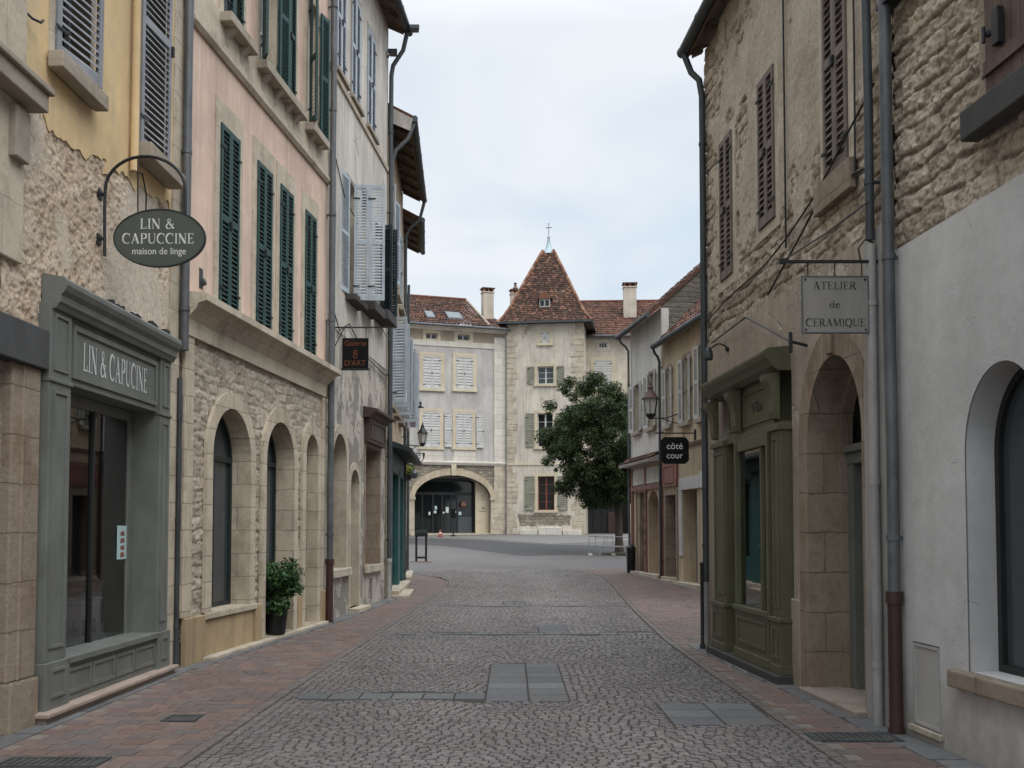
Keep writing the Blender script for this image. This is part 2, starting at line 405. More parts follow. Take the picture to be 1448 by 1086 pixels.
M['sill_stone'] = ashlar('sill_stone', (.36, .31, .25), 3, 3, .002, .4)
M['dark_stone'] = ashlar('dark_stone', (.075, .07, .066), 3, 3, .002, .3, (.03, .03, .03))
M['ochre'] = plaster('ochre_plaster', (.68, .5, .275), amt=.55, stain=(.42, .36, .27))
M['bare_render'] = rough_render('bare_render', (.5, .4, .29), light=(.64, .53, .41))
M['pink'] = plaster('pink_plaster', (.68, .505, .405), amt=.32, rough_b=.15)
M['pink_rubble'] = rubble('pale_rubble', [(.33, .275, .21), (.42, .355, .28), (.5, .43, .345), (.38, .315, .24)], (.4, .34, .265), .3, .16, .12, .8, .04)
M['ochre_plinth'] = plaster('ochre_plinth', (.4, .3, .18), amt=.7, stain=(.2, .16, .11))
M['grey_plaster'] = plaster('pale_grey_plaster', (.57, .525, .46), amt=.45, patch=(.4, .36, .3), pamt=-.05)
M['worn_plaster'] = plaster('worn_plaster', (.46, .42, .36), amt=.45, rough_b=.9, patch=(.25, .225, .19), pamt=.06)
M['lower_cream'] = plaster('cream_plaster', (.43, .385, .3), amt=.35)
M['beige'] = plaster('beige_plaster', (.47, .37, .26), amt=.35)
M['white_plaster'] = plaster('white_plaster', (.52, .505, .485), amt=.16, splash=True, rough_b=.45, stain=(.35, .33, .31))
M['white_grey'] = plaster('white_grey_plaster', (.55, .52, .47), amt=.25)
M['brown_render'] = plaster('brown_render', (.36, .3, .235), amt=.6, rough_b=.9, stain=(.2, .165, .13), patch=(.46, .41, .345), pamt=-.02)
M['upper_render'] = plaster('upper_render', (.4, .335, .255), amt=.5, rough_b=1.0, stain=(.2, .16, .12), patch=(.3, .24, .175), pamt=.03)
M['coursed'] = rubble('coursed_rubble', [(.3, .235, .165), (.42, .345, .255), (.36, .29, .21), (.47, .395, .3)], (.25, .2, .145), .62, .185, .13, 1.0, .09, .022, 1.15)
M['rough_band'] = rubble('rough_band', [(.25, .19, .13), (.4, .32, .23), (.46, .38, .28)], (.2, .155, .11), .36, .2, .16, 1.0, .1, .03, 1.2)
M['far_grey'] = plaster('far_grey_plaster', (.475, .445, .415), amt=.25)
M['far_stone'] = plaster('far_tower_render', (.58, .52, .43), amt=.45, rough_b=.5, patch=(.38, .31, .22), pamt=-.06)
M['far_beige'] = plaster('far_beige_plaster', (.56, .49, .4), amt=.25)
M['far_rubble'] = rubble('far_rubble', [(.2, .175, .14), (.31, .27, .21), (.37, .32, .255)], (.3, .26, .2), .3, .18, .12)
M['lin_grey'] = paint('grey_green_paint', (.155, .163, .146), .5, .3, .2)
M['olive'] = paint('olive_paint', (.11, .104, .06), .5, .3, .18)
M['dark_teal'] = paint('dark_teal_paint', (.028, .045, .05), .5, .3, .3)
M['teal'] = paint('teal_paint', (.03, .095, .095), .5, .3, .25)
M['green_shutter'] = paint('green_shutter_paint', (.024, .062, .056), .55, .3, .3)
M['grey_shutter'] = paint('grey_shutter_paint', (.25, .255, .27), .6, .3, .25)
M['blue_shutter'] = paint('blue_grey_shutter_paint', (.42, .47, .51), .6, .3, .25)
M['white_shutter'] = paint('white_shutter_paint', (.5, .49, .46), .6, .3, .15)
M['olive_shutter'] = paint('olive_grey_shutter_paint', (.24, .23, .175), .65, .25, .25)
M['brown_shutter'] = paint('brown_shutter_paint', (.19, .155, .135), .7, .2, .35)
M['red_wood'] = paint('brown_plank_wood', (.115, .078, .062), .75, .2, .4)
M['dark_green'] = paint('dark_green_frame', (.02, .03, .028), .5, .35, .3)
M['dark_frame'] = paint('dark_window_frame', (.02, .02, .02), .45, .4, .2)
M['white_frame'] = paint('white_window_frame', (.55, .55, .53), .55, .3, .1)
M['red_frame'] = paint('red_brown_frame', (.2, .06, .035), .5, .3, .2)
M['grey_door'] = paint('grey_green_door', (.15, .155, .135), .55, .3, .2)
M['brown_shop'] = paint('brown_shop_paint', (.07, .045, .035), .55, .3, .25)
M['pink_shop'] = paint('pink_timber_paint', (.23, .105, .085), .65, .25, .3)
M['lintel'] = paint('grey_lintel', (.075, .075, .075), .7, .2, .2)
M['zinc'] = metal('zinc_pipe', (.112, .117, .122), .5, .3)
M['zinc_dark'] = metal('dark_zinc', (.06, .068, .072), .55, .3)
M['pale_pipe'] = paint('pale_pipe_paint', (.33, .32, .3), .6, .3, .3)
M['iron_red'] = paint('red_brown_cast_iron', (.055, .025, .022), .5, .4, .3)
M['iron'] = paint('black_iron', (.014, .015, .016), .5, .4, .3)
M['galv'] = metal('galvanised_steel', (.25, .255, .26), .5, .5)
M['wood'] = paint('weathered_eave_wood', (.15, .115, .08), .85, .15, .45, .4)
M['soffit_grey'] = paint('pale_soffit', (.4, .37, .33), .8, .15, .25)
M['plastic'] = paint('black_plastic', (.012, .013, .014), .45, .4, .3)
M['lettering'] = paint('white_lettering', (.62, .63, .6), .6, .3, .08)
M['lettering_black'] = paint('black_lettering', (.025, .024, .022), .6, .3, .1)
M['lettering_orange'] = paint('rust_orange_lettering', (.19, .065, .03), .7, .2, .4)
M['sign_green'] = paint('sign_grey_green', (.075, .085, .07), .5, .35, .1)
M['sign_grey'] = paint('sign_pale_grey', (.27, .252, .215), .55, .35, .15)
M['sign_black'] = paint('sign_black', (.01, .01, .01), .75, .1, .2)
M['pale_strip'] = plaster('pale_strip_plaster', (.33, .31, .285), amt=.35, rough_b=.5)
M['hatch'] = paint('hatch_paint', (.4, .385, .36), .55, .35, .1)
M['white_paint'] = paint('white_furniture_paint', (.7, .7, .68), .5, .35, .05)
M['tile'] = attr_mat('clay_tiles', .88, .2, 7, .5, .02, .45)
M['setts'] = attr_mat('stone_setts', .7, .3, 14, .5, .01, .34, .2)
M['pavers'] = attr_mat('clay_pavers', .72, .3, 14, .4, .006, .28, .2)
t = NT('lamp_glass', .15, .5); M['lamp_glass'] = t.done((.45, .44, .4))
t = NT('white_paper', .8, .2); v_ = t.co(); M['paper'] = t.done(t.ramp(t.noise(v_, 9, 3, .5), [(.4, (.45, .6, .58)), (.6, (.7, .72, .68))]))
# ---------------------------------------------------------------- building pieces
_shut_cache = {}
def shutter(parent, u, y, z, w, h, ang, mat, sgn=1, pitch=.06, style='louver', label=None):
    key = (round(w, 2), round(h, 2), sgn, mat.name, style)
    mb = MB(); X = lambda a, b: (min(a * sgn, b * sgn), max(a * sgn, b * sgn)); th = .019
    if style == 'louver':
        st, rb = min(.065, w * .17), .1
        mb.box(*X(0, st), -th, th, 0, h); mb.box(*X(w - st, w), -th, th, 0, h)
        rails = [(0, rb), (h - .075, h)] + ([(h * .5 - .04, h * .5 + .04)] if h > 1.2 else [])
        for a, b in rails: mb.box(*X(st, w - st), -th + .002, th - .002, a, b)
        rails.sort()
        for (a0, b0), (a1, b1) in zip(rails, rails[1:]):
            n = max(2, int((a1 - b0) / pitch)); p = (a1 - b0) / n
            for i in range(n):
                zb = b0 + i * p; d = rnd.uniform(-.004, .004) if pitch < .1 else 0
                x0, x1 = X(st - .005, w - st + .005); e = .009; zt = zb + p * (.6 if pitch < .1 else .93) + d
                vs = [(x, yy, zz) for x in (x0, x1) for yy, zz in ((-th + .003, zb + d), (-th + .003, zb + e + d), (th - .003, zt + e), (th - .003, zt))]
                mb.add(vs, [(0, 1, 2, 3), (7, 6, 5, 4), (0, 4, 5, 1), (1, 5, 6, 2), (2, 6, 7, 3), (3, 7, 4, 0)])
    else:
        n = max(3, round(w / .12)); p = w / n
        for i in range(n): mb.box(*X(i * p + .003, (i + 1) * p - .003), -th - rnd.uniform(0, .004), th, rnd.uniform(0, .012), h - rnd.uniform(0, .01))
        for zz in (h * .14, h * .86): mb.box(*X(.02, w - .02), -th - .03, -th - .006, zz - .05, zz + .05)
    o = mb.build('shutter', mat, parent, bevel=0)
    o.location = (u, y, z); o.rotation_euler.z = ang
    if label: o['label'] = label
    # iron hinges and the catch that holds it
    hb = MB()
    for zz in (h * .12, h * .88): hb.box(*X(-.03, min(.16, w * .4)), -th - .012, -th - .002, zz - .014, zz + .014)
    if abs(ang) < .1: hb.box(*X(w - .03, w + .012), -th - .03, -th - .002, h * .46, h * .5)
    for v in hb.v: pass
    mbh = MB(); Mx = Matrix.Translation((u, y, z)) @ Matrix.Rotation(ang, 4, 'Z')
    mbh.add([Mx @ Vector(v) for v in hb.v], hb.f)
    mbh.split('shutter_hinge', M['iron'], parent)
    return o

def window(F, box, sur='limestone_smooth', sw=.15, proud=.03, sill='sill_stone', shut=None, sm=None, pane='pane', depth=.2,
           case='white_frame', bars=(2, 3), poly=None, sill_out=.14, sill_h=.13, pitch=.06, style='louver', sl=None, top=.0, brackets=False):
    u0, u1, z0, z1 = box; hole = arch(u0, u1, z0, *poly) if poly else rect(u0, u1, z0, z1)
    if poly: z1 = poly[1]
    cf = MB(); cm = M[case]; d = depth; fw = .055
    inn = arch(u0 + fw, u1 - fw, z0 + fw, poly[0], poly[1] - fw) if poly else rect(u0 + fw, u1 - fw, z0 + fw, z1 - fw)
    cf.ring(hole, inn, d - .03, d + .03)
    nu, nv = bars
    for i in range(1, nu):
        u = u0 + (u1 - u0) * i / nu; w = .045 if nu == 2 else .025
        cf.box(u - w, u + w, d - .034, d + .028, z0 + fw, z1 - (fw if not poly else .03))
    zb = z1 if not poly else poly[0] + .1
    for j in range(1, nv):
        z = z0 + (zb - z0) * j / nv; cf.box(u0 + fw * .9, u1 - fw * .9, d - .018, d + .022, z - .014, z + .014)
    if poly and nv > 0: cf.box(u0 + fw * .9, u1 - fw * .9, d - .036, d + .024, poly[0] - .04, poly[0] + .04)
    wobj = cf.build('window', cm, F.root, bevel=.004)
    if sur:
        F.holes.append((hole, 0.0)); s = MB(); e = sw
        if poly: outer = arch(u0 - e, u1 + e, z0 - .001, poly[0], poly[1] + e * 1.15)
        else: outer = rect(u0 - e, u1 + e, z0 - (.002 if sill else e), z1 + e + top)
        s.ring(outer, hole, -proud, .02, d + .05); s.build('surround', M[sur], wobj, bevel=.008)
    else: F.holes.append((hole, d + .05))
    if sill:
        s = MB(); e = sw if sur else .1
        s.box(u0 - e - .04, u1 + e + .04, -sill_out, d - .02 if not sur else -proud + .002, z0 - sill_h, z0 - .002)
        s.build('sill', M[sill], wobj, bevel=.012)
        if brackets:
            for ub in (u0 + .02, u1 - .14):
                b = MB(); b.profile([(-sill_out + .03, z0 - sill_h - .002), (.0, z0 - sill_h - .002), (.0, z0 - sill_h - .3), (-.03, z0 - sill_h - .27), (-.05, z0 - sill_h - .12)], ub, ub + .12); b.build('sill_bracket', M[sill], wobj, bevel=.008)
    p = MB(); p.poly([hole], d + .012); p.build('pane', M[pane], wobj)
    if pane in ('pane', 'pane_grey'):
        pass
    if shut:
        w, h = (u1 - u0) / 2, z1 - z0
        if shut[0] == 'single':
            shutter(wobj, u0 + .005, -.02 - proud * .5, z0 + .01, 2 * w - .01, h - .02, -shut[1], M[sm], 1, pitch, style, sl); return wobj
        if shut == 'closed': a0 = a1 = 0.0; y = -.012 - proud * .3
        else: a0, a1 = shut; y = -.045 - proud
        if a0 is not None: shutter(wobj, u0 + .005, y, z0 + .01, w - .008, h - .02, -a0, M[sm], 1, pitch, style, sl)
        if a1 is not None: shutter(wobj, u1 - .005, y, z0 + .01, w - .008, h - .02, a1, M[sm], -1, pitch, style, sl)
    return wobj

def downpipe(F, u, z0, z1, y=-.09, r=.05, mat='zinc', foot=None, foot_z=1.2, top=None, collars=2.0, name='downpipe', seed=0):
    mb = MB(); zb = z0 + (foot_z if foot else 0)
    q = random.Random(seed); pts = [(u, y, zb)]
    z = zb
    while z < z1 - 1.2: z += 1.1; pts.append((u + q.uniform(-.006, .006), y + q.uniform(-.006, .006), z))
    pts.append((u, y, z1))
    if top: pts += top
    mb.tube(pts, r, 12)
    z = zb + .5
    while z < z1:
        mb.tube([(u, y, z), (u, y, z + .05)], r * 1.16, 12); mb.box(u - .012, u + .012, y, 0.0, z + .012, z + .036); z += collars
    o = mb.build(name, M[mat], F.root, smooth=True)
    if foot:
        f = MB(); f.tube([(u, y, z0), (u, y, zb + .03)], r * 1.12, 12); f.tube([(u, y, zb - .03), (u, y, zb + .07)], r * 1.4, 12); f.tube([(u, y, z0), (u, y, z0 + .05)], r * 1.3, 12)
        f.build('pipe_foot', M[foot], o, smooth=True)
    return o

PAL_DARK = [(.06, .036, .028), (.08, .045, .033), (.1, .052, .037), (.125, .062, .042), (.07, .05, .04), (.15, .078, .052), (.09, .062, .05)]
PAL_RED = [(.13, .062, .043), (.155, .072, .048), (.11, .056, .04), (.18, .086, .056), (.09, .054, .043), (.14, .08, .06)]
def tiles(mb, A, B, C, D, tw, course, pal, seed=0, lift=.035, hump=.03):
    """A B along the eave, D C along the ridge"""
    q = random.Random(seed); A, B, C, D = map(Vector, (A, B, C, D))
    n = (B - A).cross(D - A).normalized()
    if n.z < 0: n = -n
    H = ((D - A).length + (C - B).length) / 2; nc = max(2, int(H / course))
    for j in range(nc):
        v0, v1 = j / nc, min(1.0, (j + 1.2) / nc)
        l0, r0, l1, r1 = A.lerp(D, v0), B.lerp(C, v0), A.lerp(D, v1), B.lerp(C, v1)
        k = max(1, round((r0 - l0).length / tw))
        for i in range(k):
            c = q.choice(pal); c = sc3(c, q.uniform(.75, 1.3)); lf = lift * q.uniform(.75, 1.5); dv = q.uniform(-.02, .02)
            f0, f1, fm = i / k, (i + 1) / k, (i + .5) / k
            lo = [l0.lerp(r0, f) + n * lf for f in (f0, fm, f1)]; hi = [l1.lerp(r1, f) for f in (f0, fm, f1)]
            lo[1] = lo[1] + n * hump; hi[1] = hi[1] + n * hump
            mb.add(lo + hi, [(0, 1, 4, 3), (1, 2, 5, 4)], c)
            b = [p - n * .03 for p in lo]; mb.add(lo + b, [(0, 1, 4, 3), (1, 2, 5, 4)], sc3(c, .7))

def roof(F, u0, u1, ze, ov, tanp, dep, pal=PAL_RED, tw=.22, course=.3, soffit='wood', gutter='zinc_dark', g0=None, g1=None, rafters=.55, gable=None, fascia=.1, back=True, seed=3, soffit_flat=False):
    """eave edge at y = -ov, underside height ze; the ridge at y = dep"""
    zr = ze + (dep + ov) * tanp
    mb = MB(); th = .1
    tiles(mb, (u0, -ov - .04, ze + th), (u1, -ov - .04, ze + th), (u1, dep, zr + th), (u0, dep, zr + th), tw, course, pal, seed)
    if back: mb.quad((u0, dep, zr + th), (u1, dep, zr + th), (u1, 2 * dep + ov, ze), (u0, 2 * dep + ov, ze), pal[1])
    r = mb.build('roof', M['tile'], F.root)
    for uv, dd in ((u0, -.03), (u1, .03)):
        vb = MB(); vb.add([(uu, yy, zz) for uu in (uv, uv + dd) for yy, zz in ((-ov - .05, ze + .0), (dep, zr + .0), (dep, zr + th + .05), (-ov - .05, ze + th + .05))], [(0, 1, 2, 3), (7, 6, 5, 4), (0, 4, 5, 1), (1, 5, 6, 2), (2, 6, 7, 3), (3, 7, 4, 0)], pal[2]); vb.build('verge', M['tile'], r)
    s = MB()
    n = max(1, int(ov / .16)) if ov > .3 else 1
    zf = lambda y: ze if soffit_flat else ze + (y + ov) * tanp
    for i in range(n):
        ya, yb = -ov + ov * i / n, -ov + ov * (i + 1) / n - .008
        dz = rnd.uniform(0, .008)
        s.add([(u0 + .02, ya, zf(ya) + .05 + dz), (u1 - .02, ya, zf(ya) + .05 + dz), (u1 - .02, yb, zf(yb) + .05 + dz), (u0 + .02, yb, zf(yb) + .05 + dz),
               (u0 + .02, ya, zf(ya) + .075), (u1 - .02, ya, zf(ya) + .075), (u1 - .02, yb, zf(yb) + .075), (u0 + .02, yb, zf(yb) + .075)],
              [(0, 1, 2, 3), (4, 7, 6, 5), (0, 4, 5, 1), (1, 5, 6, 2), (2, 6, 7, 3), (3, 7, 4, 0)])
    s.box(u0, u1, -ov - .03, -ov + .0, ze, ze + .09)
    s.quad((u0, -.0, zf(0) + .06), (u1, 0, zf(0) + .06), (u1, dep, zf(dep) + .06), (u0, dep, zf(dep) + .06))
    s.build('soffit', M[soffit], r)
    if rafters:
        k = max(2, int((u1 - u0) / rafters))
        for i in range(k + 1):
            u = u0 + .06 + (u1 - u0 - .12) * i / k; q = MB()
            q.add([(uu, yy, zz) for uu in (u - .04, u + .04) for yy, zz in ((-ov + .04, zf(-ov + .04) - .05), (.0, zf(0) - .06), (.0, zf(0) + .045), (-ov + .04, zf(-ov + .04) + .045))],
                  [(0, 1, 2, 3), (7, 6, 5, 4), (0, 4, 5, 1), (1, 5, 6, 2), (2, 6, 7, 3), (3, 7, 4, 0)])
            q.build('rafter', M[soffit], r)
    if gutter:
        gm = MB(); a = u0 if g0 is None else g0; b = u1 if g1 is None else g1
        gm.tube([(a, -ov - .1, ze + .07), ((a + b) / 2, -ov - .1, ze + .045), (b, -ov - .1, ze + .03)], .075, 12)
        k = max(2, int((b - a) / 1.0))
        for i in range(k + 1):
            u = a + (b - a) * i / k; gm.tube([(u - .02, -ov - .1, ze + .07 - .04 * i / k), (u + .02, -ov - .1, ze + .07 - .04 * i / k)], .083, 12)
        gm.build('gutter', M[gutter], r, smooth=True)
    return r

def cable(F, pts, r=.008, sag=.0, name='cable', parent=None):
    mb = MB(); mb.tube(pts, r, 6); return mb.build(name, M['iron'], parent or F.root, smooth=True)

# --- roman capitals drawn stroke by stroke
def _arc(cx, cy, rx, ry, a0, a1, n=16): return [(cx + rx * math.cos(R(a0 + (a1 - a0) * i / n)), cy + ry * math.sin(R(a0 + (a1 - a0) * i / n))) for i in range(n + 1)]
TK, TN = .135, .055
def _stem(x, w=TK, z0=0, z1=1, top=True, bot=True):
    o = [([(x, z0), (x, z1)], w)]
    if bot: o.append(([(x - w * .5 - .075, z0 + .02), (x + w * .5 + .075, z0 + .02)], .042))
    if top: o.append(([(x - w * .5 - .075, z1 - .02), (x + w * .5 + .075, z1 - .02)], .042))
    return o
GL = {
    'L': (_stem(.17) + [([(.2, .022), (.62, .022)], TN), ([(.6, .0), (.63, .24)], TN)], .7),
    'I': (_stem(.17), .36),
    'N': (_stem(.13, TN, bot=True) + [([(.1, .99), (.72, .01)], TK)] + _stem(.72, TN, bot=False), .88),
    'C': ([(_arc(.47, .5, .4, .49, 48, 180), [.05 + .085 * math.sin(math.pi * .5 * i / 16) for i in range(17)]), (_arc(.47, .5, .4, .49, 180, 312), [.135 - .085 * math.sin(math.pi * .5 * i / 16) for i in range(17)]), ([(.76, .7), (.77, .97)], TN)], .88),
    'A': ([([(.1, .0), (.43, 1)], TN), ([(.4, 1), (.74, 0)], TK), ([(.2, .34), (.62, .34)], TN), ([(.0, .02), (.2, .02)], .042), ([(.6, .02), (.88, .02)], .042)], .9),
    'P': (_stem(.17) + [([(.2, .978)] + _arc(.36, .73, .28, .25, 90, -90, 12) + [(.2, .48)], [.05] + [.05 + .08 * math.sin(math.pi * i / 12) for i in range(13)] + [.05])], .72),
    'R': (_stem(.17) + [([(.2, .978)] + _arc(.36, .74, .26, .24, 90, -90, 12) + [(.2, .5)], [.05] + [.05 + .075 * math.sin(math.pi * i / 12) for i in range(13)] + [.05]), ([(.36, .5), (.74, .01)], .115), ([(.66, .02), (.86, .02)], .042)], .84),
    'U': ([([(.17, 1), (.17, .32)] + _arc(.45, .32, .28, .31, 180, 270, 8), [.125, .125] + [.125 - .06 * i / 8 for i in range(9)]), (_arc(.45, .32, .28, .31, 270, 360, 8) + [(.73, 1)], TN), ([(.03, .98), (.31, .98)], .042), ([(.62, .98), (.84, .98)], .042)], .9),
    'E': (_stem(.17) + [([(.2, .022), (.62, .022)], TN), ([(.61, .0), (.64, .22)], TN), ([(.2, .978), (.6, .978)], TN), ([(.59, 1), (.6, .8)], TN), ([(.2, .51), (.48, .51)], TN), ([(.48, .42), (.48, .6)], TN)], .74),
    'T': (_stem(.4, top=False) + [([(.06, .977), (.74, .977)], TN), ([(.06, 1), (.04, .78)], TN), ([(.74, 1), (.76, .78)], TN)], .8),
    'M': (_stem(.12, TN) + [([(.12, .99), (.5, .06)], TK), ([(.5, .06), (.88, .99)], TN)] + _stem(.9, TK), 1.08),
    'Q': ([(_arc(.47, .5, .4, .49, 0, 360, 30), [.05 + .085 * abs(math.cos(2 * math.pi * i / 30)) for i in range(31)]), ([(.45, .06), (.62, -.12), (.86, -.18)], [.06, .09, .04])], .94),
    '&': ([([(.86, .02), (.3, .66), (.25, .8), (.29, .93), (.4, .98), (.51, .93), (.54, .8), (.48, .68), (.22, .46), (.12, .32), (.12, .17), (.22, .04), (.38, .01), (.55, .07), (.68, .22), (.76, .46)], [.12, .11, .08, .06, .05, .05, .06, .06, .08, .11, .12, .09, .06, .05, .05, .05]), ([(.66, .47), (.88, .47)], .042)], .98),
    'd': ([(_arc(.33, .3, .25, .29, 0, 360, 24), [.05 + .07 * abs(math.cos(2 * math.pi * i / 24)) for i in range(25)]), ([(.58, .02), (.58, 1)], .1), ([(.46, .98), (.6, .98)], .042), ([(.56, .02), (.72, .02)], .042)], .76),
    'e': ([(_arc(.33, .3, .25, .29, 15, 320, 22), [.05 + .065 * abs(math.sin(math.pi * i / 22)) for i in range(23)]), ([(.12, .34), (.57, .34)], TN)], .66),
    ' ': ([], .36),
}
def ribbon(mb, pts, w, ox, oz, sx, sz, y):
    n = len(pts); ws = w if isinstance(w, (list, tuple)) else [w] * n
    P = [Vector((ox + p[0] * sx, oz + p[1] * sz)) for p in pts]; L, Rr = [], []
    for i in range(n):
        d = (P[min(i + 1, n - 1)] - P[max(i - 1, 0)]).normalized(); nr = Vector((-d.y, d.x))
        k = ws[i] * .5 * (sx * abs(nr.x) + sz * abs(nr.y)); L.append(P[i] + nr * k); Rr.append(P[i] - nr * k)
    for i in range(n - 1):
        mb.quad((Rr[i].x, y, Rr[i].y), (Rr[i + 1].x, y, Rr[i + 1].y), (L[i + 1].x, y, L[i + 1].y), (L[i].x, y, L[i].y))
def roman(mb, text, uc, z, h, y, width=None, gap=.05, smallcaps=None):
    tot = sum(GL[c][1] + gap for c in text) - gap; sx = (width / tot) if width else h
    u = uc - tot * sx / 2; k = 0
    for c in text:
        for pts, w in GL[c][0]:
            ribbon(mb, pts, w, u, z, sx, h, y - .0002 * (k % 5)); k += 1
        u += (GL[c][1] + gap) * sx
def type_text(text, size, mat, parent, loc, name='lettering', extrude=.001, width=None, space=1.0):
    cu = bpy.data.curves.new('t', 'FONT'); cu.body = text; cu.size = size; cu.align_x = 'CENTER'; cu.extrude = extrude; cu.space_character = space
    ob = bpy.data.objects.new('t', cu); COL.objects.link(ob)
    dg = bpy.context.evaluated_depsgraph_get(); me = bpy.data.meshes.new_from_object(ob.evaluated_get(dg))
    bpy.data.objects.remove(ob); bpy.data.curves.remove(cu)
    xs = [v.co.x for v in me.vertices]; wd = max(xs) - min(xs); cx = (max(xs) + min(xs)) / 2; k = (width / wd) if width else 1
    for v in me.vertices: v.co = Vector(((v.co.x - cx) * k, -v.co.z, v.co.y))
    me.materials.clear(); me.materials.append(mat)
    o = bpy.data.objects.new(name, me); COL.objects.link(o); o.parent = parent; o.location = loc
    return o

# ---------------------------------------------------------------- the ground
def interp(T, y):
    if y <= T[0][0]: return T[0][1]
    for (a, b), (c, d) in zip(T, T[1:]):
        if y <= c: return b + (d - b) * (y - a) / (c - a)
    return T[-1][1]
XL = [(3, -2.44), (11, -2.33), (21, -2.06), (28, -1.82), (30, -1.9), (31.5, -2.3), (32.5, -3.0)]
XR = [(3, 2.42), (12, 2.36), (15.4, 2.36), (22, 2.6), (28, 2.85), (32, 2.9), (34, 2.4), (36, 1.6)]
def ground_hit(px, py):
    d = ray(px, py); y = 5.0
    while y < 62 and CAMZ + d.z / d.y * y > g(y): y += .02
    return Vector((d.x / d.y * y, y, g(y)))

t = NT('square_asphalt', .8, .25); v_ = t.co()
n1 = t.noise(t.co((.5, .25, 1), .6, .5), .6, 6, .65); n2 = t.noise(v_, 40, 4, .7)
colr = t.mix(t.ramp(n1, [(.35, 0.0), (.65, 1.0)]), (.105, .096, .092), (.14, .129, .123))
colr = t.mix(t.math('MULTIPLY', t.ramp(n2, [(.4, 0.0), (.7, 1.0)]), .3), colr, (.085, .08, .078))
M['asphalt'] = t.done(colr, t.bump(n2, .3, .006))
t = NT('dark_asphalt', .8, .25); n2 = t.noise(t.co(), 30, 4, .7)
M['asphalt_dark'] = t.done(t.mix(n2, (.056, .053, .055), (.073, .07, .071)), t.bump(n2, .3, .006))
t = NT('pale_asphalt', .8, .25); n2 = t.noise(t.co(), 8, 5, .7)
M['asphalt_pale'] = t.done(t.mix(n2, (.15, .139, .13), (.19, .177, .167)), t.bump(n2, .3, .006))

mb = MB(); ys = [-60, -20, 0, 4, 8, 12, 16, 20, 25, 30, 34, 38, 42, 46, 50, 53, 56, 59, 62, 66, 75, 100, 200, 400]
for a, b in zip(ys, ys[1:]): mb.quad((-300, a, g(a) - .022), (300, a, g(a) - .022), (300, b, g(b) - .022), (-300, b, g(b) - .022))
tag(mb.build('ground', M['asphalt']), kind='structure')
def patch(name, pix, mat, dz):
    P = [ground_hit(*p) for p in pix]
    # follow the slope of the square: slice the outline by distance
    ymin, ymax = min(p.y for p in P), max(p.y for p in P); k = 14; rows = []
    for i in range(k + 1):
        y = ymin + 1e-3 + (ymax - ymin - 2e-3) * i / k; xs = []
        for a, b in zip(P, P[1:] + P[:1]):
            if (a.y - y) * (b.y - y) < 0: xs.append(a.x + (b.x - a.x) * (y - a.y) / (b.y - a.y))
        rows.append((min(xs), max(xs), y))
    m_ = MB()
    for (a0, a1, ya), (b0, b1, yb) in zip(rows, rows[1:]): m_.quad((a0, ya, g(ya) + dz), (a1, ya, g(ya) + dz), (b1, yb, g(yb) + dz), (b0, yb, g(yb) + dz))
    tag(m_.build(name, mat), kind='structure')
patch('road', [(560, 760), (601, 761), (690, 764), (775, 770), (910, 770), (910, 784), (737, 785), (640, 772), (560, 768)], M['asphalt_dark'], -.014)
patch('forecourt', [(580, 757.5), (900, 755.5), (900, 764), (780, 769), (690, 762.5), (600, 759.5)], M['asphalt_pale'], -.010)

def stone(mb, x0, x1, y0, y1, top, bev, col, q, tilt=.006, base=-.03, wob=0.0):
    z = lambda y: g(y)
    j = lambda: q.uniform(-wob, wob)
    t4 = [top + q.uniform(-tilt, tilt) for _ in range(4)]
    c = [(x0 + j(), y0 + j()), (x1 + j(), y0 + j()), (x1 + j(), y1 + j()), (x0 + j(), y1 + j())]
    cx, cy = (x0 + x1) / 2, (y0 + y1) / 2
    ins = [(x + (bev if x < cx else -bev), y + (bev if y < cy else -bev)) for x, y in c]
    crown = [(x + (2.4 * bev if x < cx else -2.4 * bev), y + (2.4 * bev if y < cy else -2.4 * bev)) for x, y in c]
    vs = [(x, y, z(y) + base) for x, y in c] + [(x, y, z(y) + tt - bev * .55) for (x, y), tt in zip(ins, t4)] + [(x, y, z(y) + tt) for (x, y), tt in zip(crown, t4)]
    fs = [(8, 9, 10, 11)] + [(i, (i + 1) % 4, 4 + (i + 1) % 4, 4 + i) for i in range(4)] + [(4 + i, 4 + (i + 1) % 4, 8 + (i + 1) % 4, 8 + i) for i in range(4)]
    mb.add(vs, fs, col)

SETT = [(.158, .138, .127), (.174, .153, .142), (.166, .145, .138), (.185, .164, .151), (.148, .13, .124), (.178, .149, .134), (.162, .142, .139)]
BRICK = [(.17, .112, .092), (.158, .106, .088), (.182, .12, .097), (.154, .114, .098), (.165, .125, .107), (.145, .114, .101), (.176, .125, .104)]
SLAB = [(.128, .126, .126), (.146, .142, .138), (.118, .117, .118), (.136, .131, .126)]
